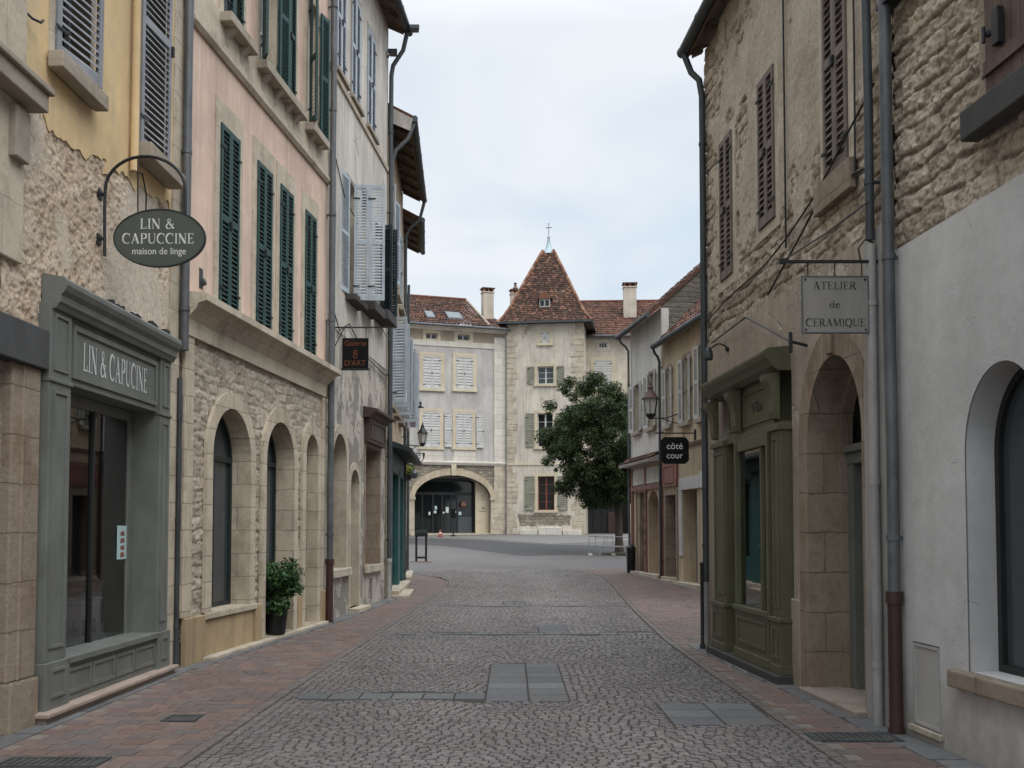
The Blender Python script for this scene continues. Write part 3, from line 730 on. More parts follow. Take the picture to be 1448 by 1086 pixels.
# bands and flags laid flush in the cobbles: x0, x1, y0, y1
FLAGS = [(-.27, .17, 9.95, 12.75), (.17, .58, 9.95, 12.75), (-2.2, -.27, 10.1, 10.45), (-2.2, 2.35, 16.3, 16.55), (-1.95, 2.55, 22.0, 22.25), (1.42, 1.88, 8.75, 9.85), (1.88, 2.34, 8.75, 9.85), (.45, .95, 16.55, 17.7), (-.2, .3, 22.25, 23.2)]
def in_flag(x, y): return any(a < x < b and c < y < d for a, b, c, d in FLAGS)
q = random.Random(11); mb = MB(); y = 4.2
while y < 35.5:
    dp = q.uniform(.074, .086) * (1 if y < 16 else 1.15); x = interp(XL, y)
    xr_ = interp(XR, y)
    while x < xr_ - .04:
        w = q.uniform(.078, .105) * (1 if y < 16 else 1.15); xm = x + w / 2
        yo = .2 * abs(math.sin(math.pi * xm / 1.5 + .6)) + .03 * mnoise.noise((xm * .9, y * .5, 0))
        w = min(w, xr_ - x)
        for fa, fb_, fc, fd in FLAGS:
            if fc < y + yo + dp / 2 < fd:
                if x < fa < x + w: w = max(fa - x, .02)
                elif fa <= x + .001 < fb_: w = fb_ - x
        if not in_flag(x + w / 2, y + yo + dp / 2) and w > .035:
            c = sc3(q.choice(SETT), q.uniform(.9, 1.1) * (1.0 + .16 * mnoise.noise((xm * .45, y * .16, 4)) + .1 * mnoise.noise((xm * 1.3, y * .7, 9)) + .07 * math.cos((abs(xm - .15) - .8) * 2.6)))
            stone(mb, x + .0025, x + w - .0025, y + yo + .0025, y + yo + dp - .0025, q.uniform(-.003, .003) + .009 * mnoise.noise((xm * .7, y * .5, 2)), .006, c, q, .0035, wob=.004)
        x += w
    y += dp
bed = MB()
for k in range(62):
    ya, yb2 = 4.0 + k * .5, 4.5 + k * .5; bed.quad((interp(XL, ya), ya, g(ya) - .0095), (interp(XR, ya), ya, g(ya) - .0095), (interp(XR, yb2), yb2, g(yb2) - .0095), (interp(XL, yb2), yb2, g(yb2) - .0095))
t = NT('joint_sand', .95, .1); M['joint'] = t.done(t.mix(t.noise(t.co(), 20, 4, .7), (.05, .045, .04), (.085, .077, .068)))
tag(bed.build('street_bed', M['joint']), kind='structure')
tag(mb.build('street_cobbles', M['setts'], smooth=False), kind='structure')
mb = MB(); q = random.Random(5)
for a, b, c, d in FLAGS:
    ln = .62 if (d - c) < 1 else .44
    if d - c < 1: n = max(1, round((b - a) / .3)); cells = [(a + (b - a) * i / n, a + (b - a) * (i + 1) / n, c, d) for i in range(n)]
    else: n = max(1, round((d - c) / .4)); cells = [(a, b, c + (d - c) * i / n, c + (d - c) * (i + 1) / n) for i in range(n)]
    for e in cells: stone(mb, e[0] + .005, e[1] - .005, e[2] + .005, e[3] - .005, .003, .005, sc3(q.choice(SLAB), q.uniform(.85, 1.1)), q, .002)
tag(mb.build('street_flagstones', M['pavers']), kind='structure')

LW = lambda y: interp([(3, -4.35), (12.35, -4.2), (12.4, -4.12), (18.4, -3.48), (24, -3.07), (30, -3.35), (33, -3.6)], y)
RW = lambda y: interp([(3, 3.75), (8.5, 3.32), (14.7, 2.9), (14.75, 6.4), (22, 5.84), (30.5, 4.65), (34.2, 4.13)], y)
def pavement(name, xa, xb, ya, yb, seed):
    q = random.Random(seed); mb = MB(); y = ya; row = 0
    while y < yb:
        dp = .2 * q.uniform(.96, 1.04); x0, x1 = xa(y), xb(y); x = x0 + (row % 2) * .11 + q.uniform(-.02, .02); first = True
        while x < x1 - .02:
            w = .225 * q.uniform(.92, 1.08)
            if first: w = w; first = False
            a, b = max(x, x0), min(x + w, x1); xm = (a + b) / 2
            k = mnoise.noise((xm * .5, y * .35, seed)); c = sc3(q.choice(BRICK), q.uniform(.9, 1.09) * (1 + .14 * k))
            if q.random() < .06 + .12 * max(0, k): c = lerp3(c, (.115, .108, .104), q.uniform(.4, .8))
            if b - a > .03: stone(mb, a + .003, b - .003, y + .0015, y + dp - .0015, q.uniform(.0, .004), .0028, c, q, .002)
            x += w
        y += dp; row += 1
    bed = MB(); y = ya
    while y < yb: bed.quad((xa(y), y, g(y) - .004), (xb(y), y, g(y) - .004), (xb(y + .4), y + .4, g(y + .4) - .004), (xa(y + .4), y + .4, g(y + .4) - .004)); y += .4
    tag(bed.build(name + '_bed', M['joint_pale']), kind='structure')
    tag(mb.build(name, M['pavers']), kind='structure')
t = NT('pale_joint', .95, .1); M['joint_pale'] = t.done(t.mix(t.noise(t.co(), 4, 5, .7), (.12, .1, .085), (.26, .225, .19)))
pavement('pavement_left', lambda y: LW(y) + .28, lambda y: interp(XL, y) - .12, 4.4, 32.4, 21)
pavement('pavement_right', lambda y: interp(XR, y) + .12, lambda y: RW(y) - .3 if y < 14.7 else RW(y) - .2, 4.4, 35.6, 22)
# grey kerb stones along the house walls and a pale edging row along the cobbles
q = random.Random(9); mb = MB()
for fn, s in ((LW, 1), (RW, -1)):
    y = 4.4
    while y < 33:
        ln = q.uniform(.4, .7); x = fn(y + ln / 2)
        a, b = (x - .12, x + .275) if s > 0 else (x - .295, x + .12)
        stone(mb, a, b, y + .005, y + ln - .005, .008, .007, sc3(q.choice(SLAB), q.uniform(.85, 1.15)), q, .003); y += ln
tag(mb.build('kerb_stones', M['pavers']), kind='structure')
mb = MB()
for T, s in ((XL, -1), (XR, 1)):
    y = 4.4
    while y < (30 if s < 0 else 34):
        ln = q.uniform(.18, .24); x = interp(T, y + ln / 2)
        a, b = (x - .112, x - .002) if s < 0 else (x + .002, x + .112)
        stone(mb, a, b, y + .006, y + ln - .006, .006, .006, sc3((.14, .118, .106), q.uniform(.88, 1.1)), q, .003); y += ln
tag(mb.build('street_edging', M['pavers']), kind='structure')
# ---------------------------------------------------------------- old masonry with real relief
import numpy as np
def vn(x, y, s=0):
    xi, yi = np.floor(x), np.floor(y); fx, fy = x - xi, y - yi
    fx, fy = fx * fx * (3 - 2 * fx), fy * fy * (3 - 2 * fy)
    def h(a, b):
        v = np.sin(a * 127.1 + b * 311.7 + s * 74.7) * 43758.5453; return v - np.floor(v)
    return (h(xi, yi) * (1 - fx) + h(xi + 1, yi) * fx) * (1 - fy) + (h(xi, yi + 1) * (1 - fx) + h(xi + 1, yi + 1) * fx) * fy
def fbm(x, y, o=4, s=0, gain=.55):
    t_, a, k = 0, 1.0, 0
    for i in range(o): t_ = t_ + a * vn(x * 2 ** i + 13.7 * i, y * 2 ** i - 7.3 * i, s + i); k += a; a *= gain
    return t_ / k
def sstep(a, b, x): t_ = np.clip((x - a) / (b - a), 0, 1); return t_ * t_ * (3 - 2 * t_)
def masonry(u, z, hs, ls, wav, seed):
    """distance to the nearest joint and two random numbers per stone"""
    r = np.random.RandomState(seed)
    zw = z + wav * (fbm(u * 1.1, z * 1.1, 3, seed) - .5) + .035 * (fbm(u * 6, z * 6, 3, seed + 5) - .5); uw = u + wav * (fbm(u * 1.3 + 9, z * 1.3, 3, seed + 2) - .5) + .04 * (fbm(u * 6 + 3, z * 6, 3, seed + 6) - .5)
    ed = [zw.min() - .3]
    while ed[-1] < zw.max() + .3: ed.append(ed[-1] + r.uniform(*hs))
    ed = np.array(ed); ri = np.searchsorted(ed, zw) - 1; dz = np.minimum(zw - ed[ri], ed[ri + 1] - zw)
    du = np.zeros_like(u); a = np.zeros_like(u); b = np.zeros_like(u)
    for k in range(len(ed)):
        m = ri == k
        if not m.any(): continue
        cu = [uw.min() - r.uniform(.3, .9)]
        while cu[-1] < uw.max() + .3: cu.append(cu[-1] + r.uniform(*ls))
        cu = np.array(cu); ci = np.searchsorted(cu, uw[m]) - 1; du[m] = np.minimum(uw[m] - cu[ci], cu[ci + 1] - uw[m]); R1_, R2_ = r.rand(len(cu) + 1), r.rand(len(cu) + 1); a[m] = R1_[ci]; b[m] = R2_[ci]
    return np.minimum(dz, du), a, b
def facet(x, y, s):
    """chipped stone: each little cell is a plane with its own tilt"""
    def h(i, j, k): v = np.sin(i * 127.1 + j * 311.7 + (s + k) * 74.7) * 43758.5453; return v - np.floor(v)
    xi, yi = np.floor(x), np.floor(y); best = np.full(x.shape, 9.0); out = np.zeros_like(x)
    for i in (-1, 0, 1):
        for j in (-1, 0, 1):
            ci, cj = xi + i, yi + j; dx, dy = x - ci - h(ci, cj, 0), y - cj - h(ci, cj, 1); d2 = dx * dx + dy * dy; m = d2 < best
            val = (h(ci, cj, 2) - .5) * 1.3 * dx + (h(ci, cj, 3) - .5) * 1.3 * dy + .5 * (h(ci, cj, 4) - .5); out = np.where(m, val, out); best = np.where(m, d2, best)
    return out
def palette(cols, t_):
    c = np.array(cols); x = np.clip(t_, 0, .999) * (len(cols) - 1); i = np.floor(x).astype(int); f = (x - i)[..., None]
    return c[i] * (1 - f) + c[np.minimum(i + 1, len(cols) - 1)] * f
def inside(poly, x, y):
    r = np.zeros_like(x, bool); n = len(poly)
    for i in range(n):
        (x0, y0), (x1, y1) = poly[i], poly[(i + 1) % n]
        if y0 == y1: continue
        c = ((y0 > y) != (y1 > y)) & (x < (x1 - x0) * (y - y0) / (y1 - y0) + x0); r ^= c
    return r
def relief(F, name, u0, u1, z0, z1, res, fn, mat, y0=.03, grow=.05, cut=None):
    """grid of points on the wall pushed out by fn -> (height, colour); openings of the house are left out"""
    nu, nz = int((u1 - u0) / res) + 1, int((z1 - z0) / res) + 1
    U, Z = np.meshgrid(np.linspace(u0, u1, nu), np.linspace(z0, z1, nz)); H, C = fn(U, Z)
    keep = np.ones((nz - 1, nu - 1), bool); cu, cz = (U[:-1, :-1] + U[1:, 1:]) / 2, (Z[:-1, :-1] + Z[1:, 1:]) / 2
    for poly, _ in F.holes:
        xm = sum(p[0] for p in poly) / len(poly); zm = sum(p[1] for p in poly) / len(poly); w = max(p[0] for p in poly) - min(p[0] for p in poly)
        k = 1 + 2 * grow / w; keep &= ~inside([(xm + (p[0] - xm) * k, zm + (p[1] - zm) * (1 + grow / 1.5)) for p in poly], cu, cz)
    if cut is not None: keep &= cut(cu, cz)
    me = bpy.data.meshes.new(name); co_ = np.stack([U, y0 - H, Z], -1).reshape(-1, 3)
    idx = np.arange(nu * nz).reshape(nz, nu); q_ = np.stack([idx[:-1, :-1], idx[:-1, 1:], idx[1:, 1:], idx[1:, :-1]], -1)[keep]
    used = np.unique(q_); mp_ = np.full(nu * nz, -1); mp_[used] = np.arange(len(used)); q_ = mp_[q_]
    me.vertices.add(len(used)); me.vertices.foreach_set('co', co_[used].ravel())
    me.loops.add(q_.size); me.loops.foreach_set('vertex_index', q_.ravel().astype(np.int32))
    me.polygons.add(len(q_)); me.polygons.foreach_set('loop_start', np.arange(0, q_.size, 4, dtype=np.int32)); me.polygons.foreach_set('loop_total', np.full(len(q_), 4, np.int32))
    me.polygons.foreach_set('use_smooth', np.ones(len(q_), bool)); me.update(calc_edges=True)
    ca = me.color_attributes.new('Col', 'FLOAT_COLOR', 'POINT'); cc = np.concatenate([np.clip(C, .01, .9), np.ones((nz, nu, 1))], -1).reshape(-1, 4)[used]; ca.data.foreach_set('color', cc.ravel())
    me.materials.append(M[mat]); o = bpy.data.objects.new(name, me); COL.objects.link(o); o.parent = F.root; return o
M['masonry'] = attr_mat('old_masonry', .95, .1, 18, .8, .012, .2, 0.0, 60)
A3 = lambda c: np.array(c)
def coursed_fn(hs, ls, wav, seed, cols, mortar, amp=.05, rough=.03, jw=.028, worn=.5):
    def fn(u, z):
        d, a, b = masonry(u, z, hs, ls, wav, seed)
        wu, wz = u + .03 * (fbm(u * 9, z * 9, 3, seed + 60) - .5), z + .03 * (fbm(u * 9 + 4, z * 9, 3, seed + 61) - .5)
        fc = facet(wu * 7, wz * 11, seed + 70) + .5 * facet(wu * 17, wz * 22, seed + 75)
        f1 = fbm(u * 8, z * 15, 5, seed + 20, .66); f2 = fbm(u * 30, z * 36, 3, seed + 30, .62); f0 = fbm(u * .9, z * 1.1, 3, seed + 40)
        e = d + (f1 - .5) * .05 * worn; p = sstep(.0, jw * 1.1, e) ** .7
        h = amp * p * (.5 + .5 * a) + rough * .62 * (f1 - .5) * (1.0 + .9 * p) + rough * .3 * (f2 - .5) + rough * .55 * fc * p
        c = palette(cols, b * .9 + .4 * (f1 - .4)) * (.78 + .3 * f0 + .22 * a)[..., None]; mo = A3(mortar) * (.8 + .4 * f2)[..., None]
        m = sstep(.002, jw, e)[..., None]; c = mo * (1 - m) + c * m
        return h, c * (1 - .42 * sstep(.52, .34, f2) * .6)[..., None]
    return fn
def bare_fn(seed):
    def fn(u, z):
        f0 = fbm(u * .8, z * .7, 4, seed); f1 = fbm(u * 4.2, z * 5, 6, seed + 3, .68); f2 = fbm(u * 20, z * 24, 4, seed + 7, .66); f3 = fbm(u * 34, z * 38, 2, seed + 9)
        smooth = sstep(.5, .6, f0); pit = sstep(.47, .36, f2) * (1 - .7 * smooth)
        fc = facet(u * 9 + f1, z * 11 + f2, seed + 21) + .6 * facet(u * 21 + f2, z * 24 + f1, seed + 23)
        h = .022 + (.016 * (f1 - .5) + .008 * (f2 - .5) - .006 * pit + .007 * (f3 - .5) + .013 * fc) * (1 - .75 * smooth) + .004 * smooth
        d, a, b = masonry(u, z, (.22, .34), (.35, .7), .2, seed + 11)
        crack = sstep(.016, .002, d) * sstep(.46, .56, fbm(u * .9 + 5, z * .8, 3, seed + 12)) * (1 - smooth); h = h - .01 * crack
        c = palette([(.45, .34, .24), (.59, .46, .335), (.69, .565, .44), (.56, .425, .3)], f1 * 1.5 - .25)
        c = c * (1 - smooth[..., None] * .75) + A3((.66, .57, .47)) * (smooth[..., None] * .75) * (.85 + .3 * f2)[..., None]
        c = c * (1 - .3 * pit - .35 * crack)[..., None]; return h, c
    return fn
def flaked_fn(seed, zl, band=.6):
    st = coursed_fn((.13, .22), (.2, .5), .16, seed + 50, [(.34, .275, .205), (.46, .385, .3), (.55, .47, .375)], (.24, .195, .15), .036, .032, .022, .9)
    def fn(u, z):
        hs_, cs_ = st(u, z)
        f0 = fbm(u * .75, z * .6, 4, seed); f1 = fbm(u * 3, z * 3, 5, seed + 3, .6); f2 = fbm(u * 16, z * 18, 4, seed + 7, .6)
        q_ = f0 + .35 * (f1 - .5) + .1 * (f2 - .5); top = sstep(7.4, 8.6, z) * .1 + sstep(4.4, 6.2, u) * .07
        m = sstep(.465 + top, .49 + top, q_) * sstep(zl + band - .12, zl + band + .12, z + .35 * (f1 - .5) + .1 * (f2 - .5))
        hp = .042 + .018 * (f1 - .5) + .013 * (f2 - .5); cp = palette([(.39, .325, .25), (.475, .405, .32), (.54, .47, .38)], f1 * 1.6 - .3) * (.88 + .24 * f2)[..., None]
        return hs_ * (1 - m) * .95 + hp * m, cs_ * (1 - m[..., None]) + cp * m[..., None]
    return fn
M['gable_stone'] = rubble('gable_stone', [(.13, .12, .1), (.19, .17, .14), (.22, .2, .165)], (.16, .145, .12), .28, .16, .12)
# ---------------------------------------------------------------- left side of the street
def panel(mb, u0, u1, z0, z1, y, w=.028, d=.014):
    mb.ring(rect(u0, u1, z0, z1), rect(u0 + w, u1 - w, z0 + w, z1 - w), y - d, y + .002)

# 1. ochre house with the grey linen shop
F = Fac('town_house', 'ochre plaster house with rough bare render and a grey shopfront on its ground floor', 'house', (-4.31, 6), (-4.20, 12.35)); L1 = F
SU0, SU1, SZ0, SZ1 = 2.86, 5.86, .09, 3.97
F.holes.append((rect(SU0 + .03, SU1 - .03, SZ0 + .02, SZ1 - .1), .2))
F.holes.append((rect(.6, 2.34, -.05, 3.2), .55))
def w1(pa, pb, yt, yb, **k): return window(F, F.box(pa, pb, yt, yb), **k)
w1(80, 127, -260, 86, sur='limestone_smooth', sw=.09, shut=('single', R(9)), sm='grey_shutter', pitch=.075, sill_out=.17, sill_h=.16)
w1(199, 231, -160, 214, sur='limestone_smooth', sw=.13, shut=('single', R(5)), sm='grey_shutter', pitch=.075, sill_out=.24, sill_h=.17)
F.wall('wall', rect(-2.5, F.L, -.4, 12), M['bare_render'], y=.045)
relief(F, 'bare_render', 2.2, F.L - .02, -.05, 6.5, .014, bare_fn(3), 'masonry', .03, .0)
low = [F.uz(*p) for p in [(27, 86), (44, 124), (60, 160), (76, 196), (112, 214), (150, 226), (146, 244), (170, 246), (196, 266), (236, 290), (240, 300), (257, 312)]]
q_ = random.Random(3); lw = []
for (a, b), (c, d) in zip(low, low[1:]):
    for k in range(9):
        uu_, zz_ = a + (c - a) * k / 9, b + (d - b) * k / 9
        lw.append((uu_ + q_.uniform(-.006, .006), zz_ + .12 * mnoise.noise((uu_ * 5, zz_ * 5, 2)) + .045 * mnoise.noise((uu_ * 13, zz_ * 13, 5)) + q_.uniform(-.006, .006)))
lw.append(low[-1])
F.wall('plaster_coat', lw + [(low[-1][0], 11.9), (low[0][0], 11.9)], M['ochre'], y=-.008, t=.02)
mb = MB(); mb.box(F.L - .32, F.L - .01, -.03, .05, 0, 11.9); mb.build('quoin', M['limestone'], F.root, bevel=.01)
mb = MB(); mb.box(1.2, 2.47, -.035, .05, 4.0, 11.9); mb.build('pilaster', M['limestone_smooth'], F.root, bevel=.01)
mb = MB(); mb.box(2.34, 2.82, -.04, .1, .42, 3.14); mb.box(2.5, 2.8, -.055, .1, .42, 3.14); mb.box(2.3, 2.78, -.1, .1, -.1, .42); mb.build('door_jamb', M['limestone_brown'], F.root, bevel=.015)
mb = MB(); mb.box(.4, 2.85, -.1, .05, 3.14, 3.5); mb.build('lintel', M['lintel'], F.root, bevel=.012)
mb = MB(); mb.box(.6, 2.34, .4, .45, 0, 3.2); mb.build('door', M['dark_frame'], F.root)
mb = MB(); mb.box(.9, 2.55, -.2, .02, 5.36, 5.52); mb.box(.9, 2.58, -.24, .02, 5.52, 5.58); mb.box(2.2, 2.44, -.1, .02, 4.86, 5.3); mb.build('window_ledge', M['sill_stone'], F.root, bevel=.012)
mb = MB(); uu = F.uz(183, 120)[0]; mb.tube([(uu, -.07, F.uz(183, 244)[1]), (uu, -.07, 11.5)], .045, 12); mb.build('painted_pipe', M['ochre'], F.root, smooth=True)
mb = MB(); a, b = F.uz(38, 28); mb.tube([(a - .06, 0, b + .06), (a - .02, -.06, b), (a + .05, -.1, b), (a + .09, -.1, b + .04)], .012, 6); mb.build('wall_hook', M['iron'], F.root)
cable(F, [(uu, -.05, F.uz(183, 244)[1]), (uu + .25, -.06, F.uz(183, 236)[1]), (uu + .4, -.05, F.uz(195, 270)[1]), (uu + .42, -.04, F.uz(196, 300)[1])], .009)
ub, zb = F.uz(272, 392); mb = MB(); mb.box(ub - .05, ub + .07, -.12, .0, zb - .15, zb + .12); mb.tube([(ub + .01, -.1, zb - .08), (ub + .01, -.17, zb - .05)], .05, 10); mb.build('junction_box', M['zinc_dark'], F.root, bevel=.01)
downpipe(F, F.L - .05, 3.95, 11.8, -.1, .055, 'zinc')
downpipe(F, F.L - .07, 0, 3.6, -.06, .03, 'zinc_dark', collars=1.3)
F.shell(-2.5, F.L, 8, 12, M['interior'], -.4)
mb = MB(); mb.box(-2.5, F.L, -.3, 8, 12, 12.2); mb.build('roof', M['zinc_dark'], F.root)

mb = MB(); FY = -.1
def pil(u0, u1):
    mb.box(u0, u1, FY, .24, .52, SZ1 - .2); mb.box(u0 - .025, u1 + .025, FY - .03, .2, SZ0, .52)
    panel(mb, u0 + .07, u1 - .07, .2, .46, FY - .03); panel(mb, u0 + .07, u1 - .07, .64, 2.98, FY); panel(mb, u0 + .07, u1 - .07, 3.16, 3.68, FY)
    mb.box(u0 - .01, u1 + .01, FY - .018, .1, 3.05, 3.085)
pil(SU0, 3.28); pil(5.53, SU1)
mb.box(3.28, 5.53, FY + .03, .2, 3.08, 3.72); panel(mb, 3.34, 5.47, 3.15, 3.66, FY + .03, .05, .022)
mb.box(3.28, 5.53, FY + .015, .2, .1, .46)
for a, b in ((3.33, 3.84), (3.87, 4.4), (4.43, 4.9), (4.93, 5.49)): panel(mb, a, b, .17, .41, FY + .015, .035, .014)
mb.box(3.28, 5.53, .2, .26, 2.96, 3.08); mb.box(3.28, 3.4, .2, .26, .52, 3.0); mb.box(5.39, 5.53, .2, .26, .52, 3.0)
shop = mb.build('shopfront', M['lin_grey'], F.root, bevel=.006)
mb = MB(); mb.box(3.26, 5.55, FY - .03, .26, .46, .525); mb.build('window_sill', M['lin_grey'], shop, bevel=.008)
mb = MB(); mb.profile([(.0, 3.72), (FY - .03, 3.72), (FY - .05, 3.76), (FY - .07, 3.78), (FY - .075, 3.84), (FY - .11, 3.88), (FY - .13, 3.93), (FY - .13, 3.97), (FY - .1, 4.0), (0, 4.04)], SU0 + .03, SU1 + .0); mb.build('cornice', M['lin_grey'], shop, bevel=.004)
mb = MB(); mb.quad((3.38, .228, .52), (5.43, .228, .52), (5.43, .228, 2.97), (3.38, .228, 2.97)); mb.build('pane', M['glass'], shop)
mb = MB(); mu = F.uz(127, 760, .23)[0]; mb.box(mu - .02, mu + .02, .2, .25, .52, 2.97); mb.build('mullion', M['dark_frame'], shop)
mb = MB(); roman(mb, 'LIN & CAPUCINE', (3.28 + 5.53) / 2 - .02, 3.26, .27, FY + .026, width=1.62); mb.build('lettering', M['lettering'], shop)
mb = MB(); mb.box(SU0 - .14, SU1 + .1, FY - .12, .3, .055, .1); mb.box(SU0 - .1, SU1 + .06, FY - .08, .3, -.1, .055); mb.build('plinth', ashlar('pinkish_step_stone', (.36, .28, .23), 1.2, .9, .004, .3), shop, bevel=.012)
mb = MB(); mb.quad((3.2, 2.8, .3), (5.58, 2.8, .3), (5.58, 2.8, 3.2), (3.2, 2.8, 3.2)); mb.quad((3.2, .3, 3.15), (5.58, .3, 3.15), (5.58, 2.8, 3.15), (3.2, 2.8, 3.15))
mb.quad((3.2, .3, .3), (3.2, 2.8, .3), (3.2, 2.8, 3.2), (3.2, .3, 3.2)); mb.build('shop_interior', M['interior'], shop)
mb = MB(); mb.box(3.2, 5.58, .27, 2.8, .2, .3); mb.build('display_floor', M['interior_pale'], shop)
mb = MB(); mb.box(5.41, 5.57, .27, 2.7, .3, 3.15); mb.build('inner_panel', M['lin_grey'], shop)
# scraps of black flashing left on top of the cornice
q_ = random.Random(8); mb = MB(); u = SU0 + .9
while u < SU1 - .3:
    w = q_.uniform(.2, .5); mb.prism(jag([(u, 3.97), (u + w, 3.97), (u + w * .8, 4.0 + q_.uniform(.0, .05)), (u + w * .15, 4.0 + q_.uniform(.0, .05))], .06, .02, q_.randint(0, 99)), -.2, -.17); u += w + q_.uniform(.0, .18)
mb.split('torn_flashing', M['plastic'], F.root)

# 2. pink house on stone arches
F = Fac('town_house', 'pink plaster house with dark green louvred shutters above three stone arches', 'house', (-4.12, 12.4), (-3.48, 18.4)); L2 = F
z1b, z1t = F.uz(360, 467)[1], F.uz(360, 222)[1]
for i, (pa, pb) in enumerate(((308, 335), (361, 382), (394, 412), (430, 445))):
    window(F, (F.uz(pa, 400)[0], F.uz(pb, 400)[0], z1b, z1t), sur='limestone_smooth', sw=.15, proud=.012, top=.16, sill=None, shut='closed', sm='green_shutter', pitch=.065)
zband = F.uz(287.3, 52.5)[1]; zs2 = zband + .6
for pa, pb, sh in ((314, 341, 'closed'), (366, 389, (R(150), R(172))), (400, 416, 'closed'), (434, 449, (R(140), R(168)))):
    window(F, (F.uz(pa, 100)[0], F.uz(pb, 100)[0], zs2, zs2 + 2.35), sur='limestone_smooth', sw=.13, proud=.02, shut=sh, sm='green_shutter', pitch=.065, sill_out=.2, sill_h=.14, brackets=True)
for pa, pb, yt, ysp, yb, dep in ((298, 352, 577, 655, 866, .29), (374.6, 414, 596, 664, 884, .32), (431, 447.5, 614, 668, 879, .5)):
    u0, u1 = F.uz(pa, 700)[0], F.uz(pb, 700)[0]; zt = F.uz((pa + pb) / 2 - 2, yt)[1]; zs = zt - (u1 - u0) / 2
    z0 = F.uz(pa, yb)[1]; z0 = .62 if pa < 300 else .06
    w_ = window(F, (u0, u1, z0, zt), sur='limestone', sw=.2, proud=.03, sill='limestone' if pa < 300 else None, sill_out=.06, sill_h=.09, poly=(zs, zt), depth=dep, case='dark_green', bars=(2, 1), pane='pane_grey')
ctop = F.uz(272, 420)[1]; zc = ctop - .3
F.wall('lower_wall', rect(0, F.L, -.4, zc - .03), M['pink_rubble'], y=.05)
relief(F, 'rubble_facing', .02, F.L - .02, .3, zc - .04, .018, coursed_fn((.11, .2), (.13, .42), .16, 8, [(.34, .285, .22), (.43, .37, .295), (.52, .45, .365), (.4, .335, .26)], (.43, .375, .305), .02, .024, .02, .9), 'masonry', .035, .1)
F.wall('upper_wall', rect(0, F.L, zc - .03, 13), M['pink'], y=.01)
mb = MB(); mb.profile([(.0, zc - .22), (-.04, zc - .22), (-.05, zc - .02), (-.1, zc + .04), (-.16, zc + .1), (-.19, zc + .17), (-.3, zc + .2), (-.3, zc + .29), (.0, zc + .33)], -.06, F.L + .02); mb.build('cornice', M['limestone_smooth'], F.root, bevel=.006)
mb = MB(); mb.profile([(.0, zband), (-.03, zband), (-.07, zband + .05), (-.07, zband + .09), (-.035, zband + .11), (-.03, zband + .62), (0, zband + .62)], .0, F.L); mb.build('string_course', M['limestone_smooth'], F.root, bevel=.004)
mb = MB()
us = sorted([F.uz(p, 700)[0] for p in (298, 352, 374.6, 414, 431, 447.5)])
for a, b in ((0.02, us[0] - .21), (us[1] + .21, us[2] - .21), (us[3] + .21, us[4] - .21), (us[5] + .21, F.L - .02)):
    if b - a > .05: mb.box(a, b, -.05, .02, -.2, .6)
mb.box(us[0] - .2, us[1] + .2, -.02, .4, -.2, .52)
mb.split('plinth', M['ochre_plinth'], F.root, bevel=.012)
for a, b in ((us[0], us[1]), (us[2], us[3]), (us[4], us[5])):
    mb = MB(); mb.box(a - .22, a - .0, -.045, .42, .6 if a == us[0] else .05, .7); mb.box(b, b + .22, -.045, .4, .05, .62)
mb = MB(); mb.box(us[0] - .3, us[5] + .3, -.16, .05, -.1, .05); mb.build('doorstep', M['limestone_smooth'], F.root, bevel=.01)
mb = MB(); mb.box(-.02, .24, -.02, .04, .6, zc - .2); mb.box(F.L - .22, F.L - .02, -.02, .04, .6, zc - .2); mb.split('quoin', M['limestone'], F.root, bevel=.01)
downpipe(F, F.L - .02, 0, 13, -.11, .06, 'zinc', 'iron_red', 1.1)
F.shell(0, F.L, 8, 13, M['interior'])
mb = MB(); mb.box(0, F.L, -.3, 8, 13, 13.2); mb.build('roof', M['zinc_dark'], F.root)

# 3. tall pale grey house
F = Fac('town_house', 'tall pale grey house with flaking plaster and blue-grey shutters under a wooden eave', 'house', (-3.48, 18.4), (-3.07, 24)); L3 = F
zs3 = F.uz(466, 86)[1] + .1
for pa, pb in ((475, 487.5), (496, 508), (519, 530)):
    window(F, (F.uz(pa, 100)[0], F.uz(pb, 100)[0], zs3, zs3 + 2.25), sur='limestone_smooth', sw=.1, proud=.012, shut='closed', sm='blue_shutter', pitch=.07, sill_out=.1, sill_h=.1)
b = F.box(491, 503, 252, 418)
w_ = window(F, b, sur='limestone_smooth', sw=.1, proud=.012, shut=None, sill='dark_stone', sill_out=.24, pane='pane')
lw_ = .56; hh = b[3] - b[2]
shutter(w_, b[0] - .02, -.05, b[2], lw_, hh, R(174), M['blue_shutter'], 1)
p0_ = Vector((F.uz(494, 340)[0], -.1, 0)); dv = Vector((math.cos(R(-81)), math.sin(R(-81)), 0))
shutter(w_, p0_.x, p0_.y, b[2] - .06, .3, hh, R(-81), M['blue_shutter'], 1); p1_ = p0_ + dv * .31
shutter(w_, p1_.x, p1_.y, b[2] - .06, .32, hh, R(-81), M['blue_shutter'], 1)
b2 = F.box(512, 522, 268, 428)
w_ = window(F, b2, sur='limestone_smooth', sw=.1, proud=.012, shut=None, sill='dark_stone', sill_out=.34, sill_h=.2)
b3 = F.box(530, 539, 312, 440)
w_ = window(F, b3, sur=None, shut=None, sill='dark_stone', sill_out=.36, sill_h=.22)
shutter(w_, b3[1], -.06, b3[2], .34, b3[3] - b3[2], R(84), M['dark_teal'], -1)
shutter(w_, b3[1] - .35, -.06, b3[2], .3, b3[3] - b3[2], R(76), M['dark_teal'], -1)
u0, u1 = F.uz(470, 700)[0], F.uz(489, 700)[0]; zt = F.uz(479, 613)[1]
